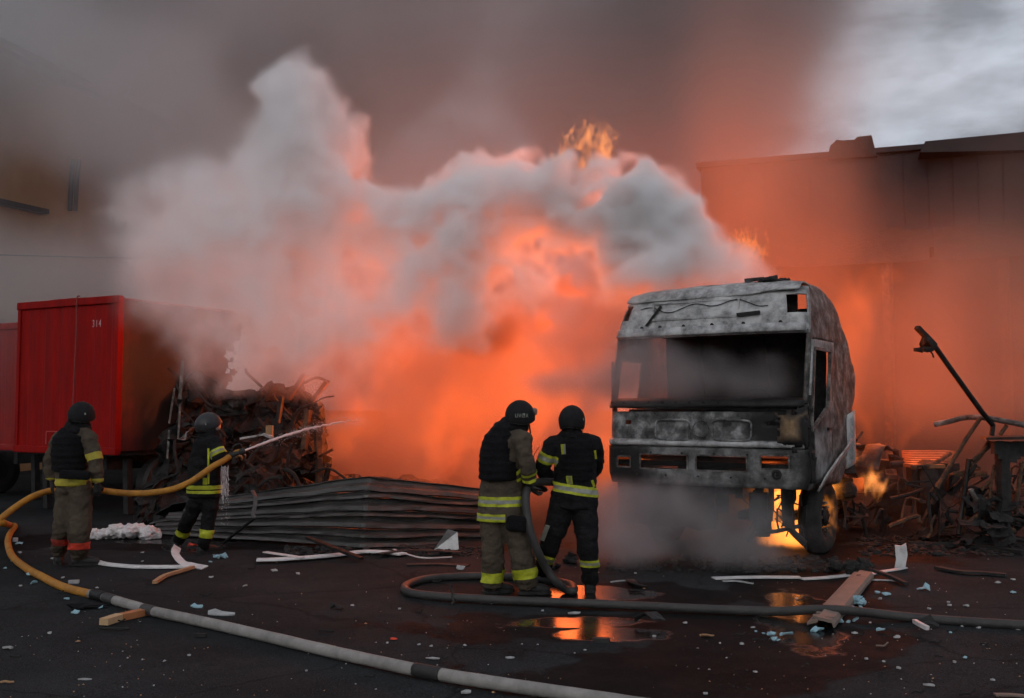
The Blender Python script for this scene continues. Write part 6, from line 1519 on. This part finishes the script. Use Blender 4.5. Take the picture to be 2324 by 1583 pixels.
def build_white():
    g = Grid((-9.6, 11.7, 1.5), (5.2, 17.1, 9.3), 0.05)
    rng = np.random.default_rng(4)
    pl = []
    # the jet off the cab roof and its crest drifting left
    for u, v, d, r in [(1745, 638, 12.9, 14), (1715, 628, 13.0, 26), (1665, 612, 13.1, 42), (1600, 588, 13.3, 64), (1525, 550, 13.5, 92), (1450, 500, 13.7, 108), (1380, 485, 14, 115), (1425, 425, 14.2, 48), (1480, 460, 13.9, 50),
                       (1530, 640, 13.3, 60), (1400, 610, 13.9, 115), (1290, 515, 14.2, 122), (1180, 515, 14.4, 125), (1085, 500, 14.8, 100), (1070, 590, 14.5, 130), (1200, 640, 14.2, 130),
                       (1100, 415, 15.2, 66), (1148, 362, 15.4, 50), (1040, 440, 15.2, 56), (1015, 470, 15.2, 52),
                       (960, 565, 14.8, 110), (860, 570, 14.8, 120), (900, 670, 14.4, 145), (760, 640, 14.4, 155), (1030, 720, 14.2, 125), (800, 510, 14.9, 80),
                       (720, 480, 15, 118), (690, 390, 15.4, 135), (700, 300, 15.6, 125), (675, 245, 15.8, 92), (725, 190, 15.8, 62), (610, 420, 15.2, 120), (765, 330, 15.6, 75), (645, 200, 15.9, 48), (780, 420, 15.3, 80),
                       (560, 560, 14.8, 145), (440, 480, 15, 95), (440, 600, 14.6, 125), (300, 455, 15, 66), (320, 560, 14.8, 95), (600, 700, 14.2, 145), (460, 730, 14.2, 105), (340, 660, 14.5, 75),
                       (1440, 640, 13.1, 40), (1500, 636, 13.0, 46), (1560, 630, 12.9, 48), (1620, 626, 12.8, 42), (1680, 626, 12.7, 30), (1720, 632, 12.6, 18), (1470, 664, 12.7, 26), (1530, 660, 12.55, 30), (1590, 654, 12.4, 30), (1650, 646, 12.3, 26), (1700, 640, 12.2, 16), (560, 790, 14, 95), (690, 790, 14, 95), (800, 745, 14.2, 95), (480, 810, 14.3, 70), (590, 850, 14.3, 60), (690, 840, 14.3, 55), (470, 420, 15.2, 68), (380, 425, 15.2, 58)]:
        pl.append(P(u, v, d, r, (1, .8, 1)))
    sd = g.puffs(pl, 6.0)
    left = smooth(-g.x, 0.5, 6.5)
    nz = 0.10 * fbm(g.n, 26, 1, rng, 0.5, True) + .15 * fbm(g.n, 12, 3, rng, 0.75, True)
    jet = at(1740, 640, 12.9)
    near_roof = np.clip(np.sqrt((g.x - jet.x) ** 2 + (g.y - jet.y) ** 2 + (g.z - jet.z) ** 2) / 2.6, .22, 1)   # the jet leaves smooth and breaks up as it rises
    sd = sd + nz * near_roof * (1 - .5 * left) - .08 * near_roof - .10 * left
    wid = .13 + .70 * left
    low = smooth(-g.z, -4.4, -2.6)                                  # ragged, thin underside
    d = np.clip(-sd / (wid + low * .6), 0, 1)
    d = d * d * (3 - 2 * d)
    d *= (0.45 + 0.55 * smooth(fbm(g.n, 40, 4, rng), -0.5, 0.5)) * (1 - .45 * left) * (1 - .45 * low)
    volume_object('white_smoke_cloud', g, d * edge_fade(g, .3), MAT_WHITE, 'billowing pale smoke rolling left off the burnt lorry roof')
def build_back():
    """the dark pall behind: covers the sky except at the upper right"""
    g = Grid((-19, 24.5, -.3), (17, 40, 21), 0.28)
    rng = np.random.default_rng(11)
    n = fbm(g.n, (26, 20, 26), 4, rng, .55)
    px = 1162 + g.x / g.y * FPX
    pv = 925 - (g.z - EYE) / g.y * FPX
    # boundary: pall edge runs from lower right up to the top right of the view, along a slanting plume
    edge = g.x - (6.0 + .52 * (g.z - 8)) * 1.0
    m = smooth(-edge, -2.4, 2.4)
    d = .40 * (.22 + 1.3 * smooth(n, -.3, .5)) * m + .02 * (1 - m) * smooth(n, -.1, .9)
    d = d * (1 - smooth(-g.x, 5.5, 9.0) * smooth(-g.y, -33.5, -31) * smooth(-g.z, -11.5, -8.5))     # clear before the ochre building
    volume_object('dark_smoke_pall', g, d * edge_fade(g, 1.2), MAT_BACK, 'dark grey brown smoke pall filling the sky behind the fire')
def build_veil():
    """grey drifting smoke on the left, before the ochre building"""
    g = Grid((-16, 18.0, .5), (4, 24.0, 14), 0.2)
    rng = np.random.default_rng(23)
    n = fbm(g.n, (20, 14, 18), 4, rng, .55)
    hole = np.exp(-(((g.x + 10.2) / 2.3) ** 2 + ((g.z - 6.2 + .12 * (g.x + 9.9)) / 1.05) ** 2) ** 1.5) + np.exp(-(((g.x + 11.0) / .7) ** 2 + ((g.z - 8.2) / 1.3) ** 2))
    d = .26 * smooth(n + .3, -.8, 1.0) * (1 - .97 * np.clip(hole, 0, 1)) * (.75 + .4 * smooth(g.z, 7.5, 12)) * smooth(-g.x, -3.2, 4.5) * (.35 + .65 * smooth(g.z, 1.5, 4.5))
    volume_object('grey_smoke_veil', g, d * edge_fade(g, .8), MAT_VEIL, 'grey smoke drifting over the ochre building and red box')
def build_mid():
    """thin smoke round and behind the fire that carries its light"""
    g = Grid((-6.0, 13.4, .02), (12.5, 21.0, 9.0), 0.145)
    rng = np.random.default_rng(31)
    n = fbm(g.n, (22, 18, 20), 4, rng, .58)
    wisp = fbm(g.n, (16, 12, 30), 3, rng, .6)
    hfall = smooth(-g.z, -9.0, -3.5) * .8 + .2
    hfall = hfall * (1 - (1 - smooth(g.y, 15.0, 16.2)) * smooth(-g.x, -3.2, -2.2))      # none before the white cloud
    d = .30 * smooth(n + .35 * wisp, -.75, 1.2) * hfall
    right = smooth(g.x, 1.5, 5)
    d *= .75 + .35 * (1 - right)
    d = d * (1 - .5 * (1 - right)) * (1 - right * (1 - (.35 + 1.2 * smooth(wisp, -.35, .55))))
    d = d * (1 - .75 * smooth(g.x, 5.5, 8.0) * smooth(g.z, 4.0, 6.0)) * (1 - .85 * smooth(g.x, 3.9, 5.2) * smooth(-g.z, -2.3, -1.0))
    # darker billows in front of the fire on the left
    d += .5 * smooth(n, .55, 1.3) * smooth(-g.x, -1.2, .5) * smooth(-g.z, -4.2, -2.2)
    d = d + .45 * smooth(-g.x, -.8, 1.0) * smooth(-g.z, -2.9, -1.3) * smooth(g.y, 17.0, 18.2) * (.5 + .5 * smooth(n, -.4, .6))     # thick low smoke behind the fire
    volume_object('fire_lit_smoke', g, carve(g, d) * edge_fade(g, .5), MAT_MID, 'orange lit smoke drifting round the fire and the warehouse')
def build_low():
    g = Grid((-.6, 9.9, .0), (5.6, 13.2, 3.0), 0.06)
    rng = np.random.default_rng(41)
    n = fbm(g.n, 18, 4, rng, .58, True)
    pl = [P(1420, 1190, 11.6, 60), P(1500, 1230, 11.2, 80, (1.2, .6, .9)), P(1600, 1240, 11.0, 70, (1.3, .6, .8)), P(1690, 1270, 10.9, 45, (1.4, .6, .6)), P(1400, 1260, 11.3, 45, (1.3, .7, .7)), P(1460, 1130, 11.9, 50), P(1560, 1160, 11.5, 60), P(1780, 1285, 10.9, 34, (1.8, .8, .6)), P(1660, 1190, 11.2, 60, (1.2, .6, .9)), P(1720, 1240, 11.0, 45, (1.2, .6, .8)), P(1390, 1140, 12.2, 55)]
    d = smooth(-(g.puffs(pl, 4.0) + .16 * n), -.05, .5) * .95
    # smoke inside the cab and slipping out of the windscreen to the left
    pl2 = [P(1480, 868, 12.25, 60, (1.4, .6, .7)), P(1600, 858, 11.95, 66, (1.3, .6, .8)), P(1740, 868, 11.55, 56, (1.3, .6, .7)), P(1670, 872, 11.75, 56, (1.3, .6, .7)), P(1390, 876, 12.5, 42, (1.6, .8, .7)), P(1440, 800, 12.7, 40), P(1310, 870, 12.8, 38, (1.8, .8, .6)), P(1230, 868, 12.9, 32, (1.8, .8, .6)), P(1640, 810, 11.95, 60, (1.3, .5, .8)), P(1740, 810, 11.6, 50, (1.2, .5, .8)), P(1520, 810, 12.2, 50, (1.2, .5, .8))]
    d = np.maximum(d, smooth(-(g.puffs(pl2, 4.0) + .06 * n), -.05, .3) * .95)
    volume_object('ground_smoke', g, d * edge_fade(g, .2), MAT_LOW, 'grey smoke curling under the lorry bumper and through its windscreen')
def flame_grid(name, lo, hi, vox, tongues, seed, mat_, label, amp=.5, k=5.0, cell=9, soft=.3):
    g = Grid(lo, hi, vox); rng = np.random.default_rng(seed)
    sd = g.puffs([P(*t) for t in tongues], k)
    n = fbm(g.n, (cell, cell, cell * 2.0), 4, rng, .6, True)
    d = smooth(-(sd + amp * n * .5), 0, soft)
    volume_object(name, g, d * edge_fade(g, vox * 3), mat_, label, 'fire')
def build_fire_smoke():
    """torn smoke between the fire and the yard"""
    g = Grid((-5.6, 13.9, .1), (2.2, 16.8, 4.9), 0.06)
    rng = np.random.default_rng(61)
    pl = [P(*q, (1, .7, 1)) for q in ((700, 860, 15.6, 70), (800, 820, 15.6, 85), (900, 790, 15.5, 95), (1010, 790, 15.4, 95), (1110, 790, 15.2, 95), (1210, 770, 15.0, 95), (1310, 740, 14.8, 95), (1370, 840, 14.6, 70), (1290, 860, 15.0, 80), (1180, 880, 15.2, 80), (1060, 890, 15.4, 85),
          (960, 900, 15.5, 85), (870, 950, 15.6, 75), (960, 990, 15.5, 70), (1060, 1000, 15.3, 70), (780, 920, 15.7, 60), (1170, 1000, 15.0, 60), (1380, 960, 14.4, 50), (1000, 1060, 15.0, 50), (880, 1050, 15.2, 50), (1390, 740, 14.4, 60))]
    sd = g.puffs(pl, 6.0) + .26 * fbm(g.n, 22, 1, rng, .5, True) + .18 * fbm(g.n, 10, 3, rng, .66, True)
    d = smooth(-sd, -.02, .22) * (.05 + 1.3 * smooth(fbm(g.n, (30, 24, 20), 4, rng), -.15, .5))
    volume_object('fire_smoke', g, d * edge_fade(g, .3), MAT_SOOT, 'torn brown smoke rolling in front of the fire behind the metal wall')
build_white(); build_fire_smoke(); build_back(); build_veil(); build_mid(); build_low()
def fire_light(u, v, d, power, radius, col=(1, .155, .024)):
    l = bpy.data.lights.new('fire_light', 'POINT'); l.energy = power; l.shadow_soft_size = radius; l.color = col
    o = bpy.data.objects.new('fire_light', l); C.objects.link(o); o.location = at(u, v, d)
    return o
for f in FIRES: fire_light(f[0], f[1], f[2], f[3] * 1.22, f[4] * 2.2)
fire_light(1800, 1160, 12.75, 26, .12, (1, .28, .05))
fire_light(1985, 1090, 13.7, 10, .15)
fire_light(1450, 1040, 12.9, 8, .1)
fire_light(1745, 1030, 12.2, 6, .08)
# ------------------------------------------------------------------ flames
flame_grid('main_fire', (-3.6, 14.0, .1), (2.6, 18.6, 4.4), .09, [(840, 985, 17.0, 50), (930, 960, 17.0, 70), (1040, 930, 16.9, 85), (1160, 930, 16.7, 90), (1280, 920, 16.4, 90), (1370, 950, 15.6, 60), (1100, 830, 17.0, 70), (1250, 800, 16.8, 80), (1340, 1060, 14.8, 40), (1380, 1200, 14.3, 40), (1390, 1010, 14.6, 40)], 51, MAT_FLAME, 'deep orange fire glowing between the metal wall and the lorry', soft=.3, amp=.9, cell=8)
flame_grid('side_fire', (4.6, 14.2, .2), (7.0, 17.0, 4.2), .09, [(1935, 760, 15.6, 60), (1950, 850, 15.4, 65), (1975, 930, 15.2, 55), (1950, 680, 15.8, 50)], 52, MAT_FLAME, 'orange fire rising behind the right side of the lorry cab', soft=.35, amp=.8, cell=8)
flame_grid('underbody_fire', (2.8, 12.2, .03), (4.4, 13.6, 1.25), .025, [(1758, 1118, 12.8, 20), (1790, 1128, 12.8, 26), (1835, 1112, 12.9, 22), (1800, 1165, 12.8, 20), (1797, 1205, 12.8, 20), (1775, 1240, 12.8, 20), (1815, 1242, 12.8, 24), (1855, 1105, 13.0, 16)], 53, MAT_FLAMEH, 'bright yellow flames under the lorry front axle', amp=.16, cell=7, soft=.12)
flame_grid('chassis_fire', (4.3, 13.2, .2), (6.2, 15.2, 1.5), .025, [(1940, 1038, 13.6, 9), (1985, 1106, 14.0, 8), (1968, 1085, 14.0, 7), (2064, 1072, 14.4, 7)], 54, MAT_FLAMET, 'small flames licking the chassis behind the cab', amp=.16, cell=6, soft=.10)
flame_grid('crest_flame', (.6, 16.3, 4.6), (2.3, 17.7, 7.2), .03, [(1312, 306, 17, 12), (1335, 312, 17, 15), (1360, 322, 17, 18), (1383, 328, 17, 11), (1345, 342, 17, 14), (1332, 370, 17, 10), (1352, 384, 17, 13), (1372, 350, 17, 9), (1272, 353, 17, 13)], 55, MAT_FLAMET, 'torn flame tongue floating above the smoke crest', amp=.32, cell=4.5, soft=.12, k=12)
flame_grid('spark_flame', (3.3, 15.3, 3.6), (4.6, 16.7, 5.2), .025, [(1686, 556, 16, 12), (1705, 553, 16, 13), (1694, 572, 16, 7), (1716, 566, 16, 8)], 56, MAT_FLAMEH, 'small flame flicker right of the smoke jet', amp=.36, cell=4.5, soft=.10, k=18)
flame_grid('ember_line', (-3.2, 14.8, .7), (-2.0, 15.8, 1.6), .025, [(750, 1024, 15.3, 6), (775, 1022, 15.3, 7), (795, 1018, 15.3, 6)], 57, MAT_FLAME, 'thin red ember line in the charred trailer', amp=.2, cell=5, soft=.08)
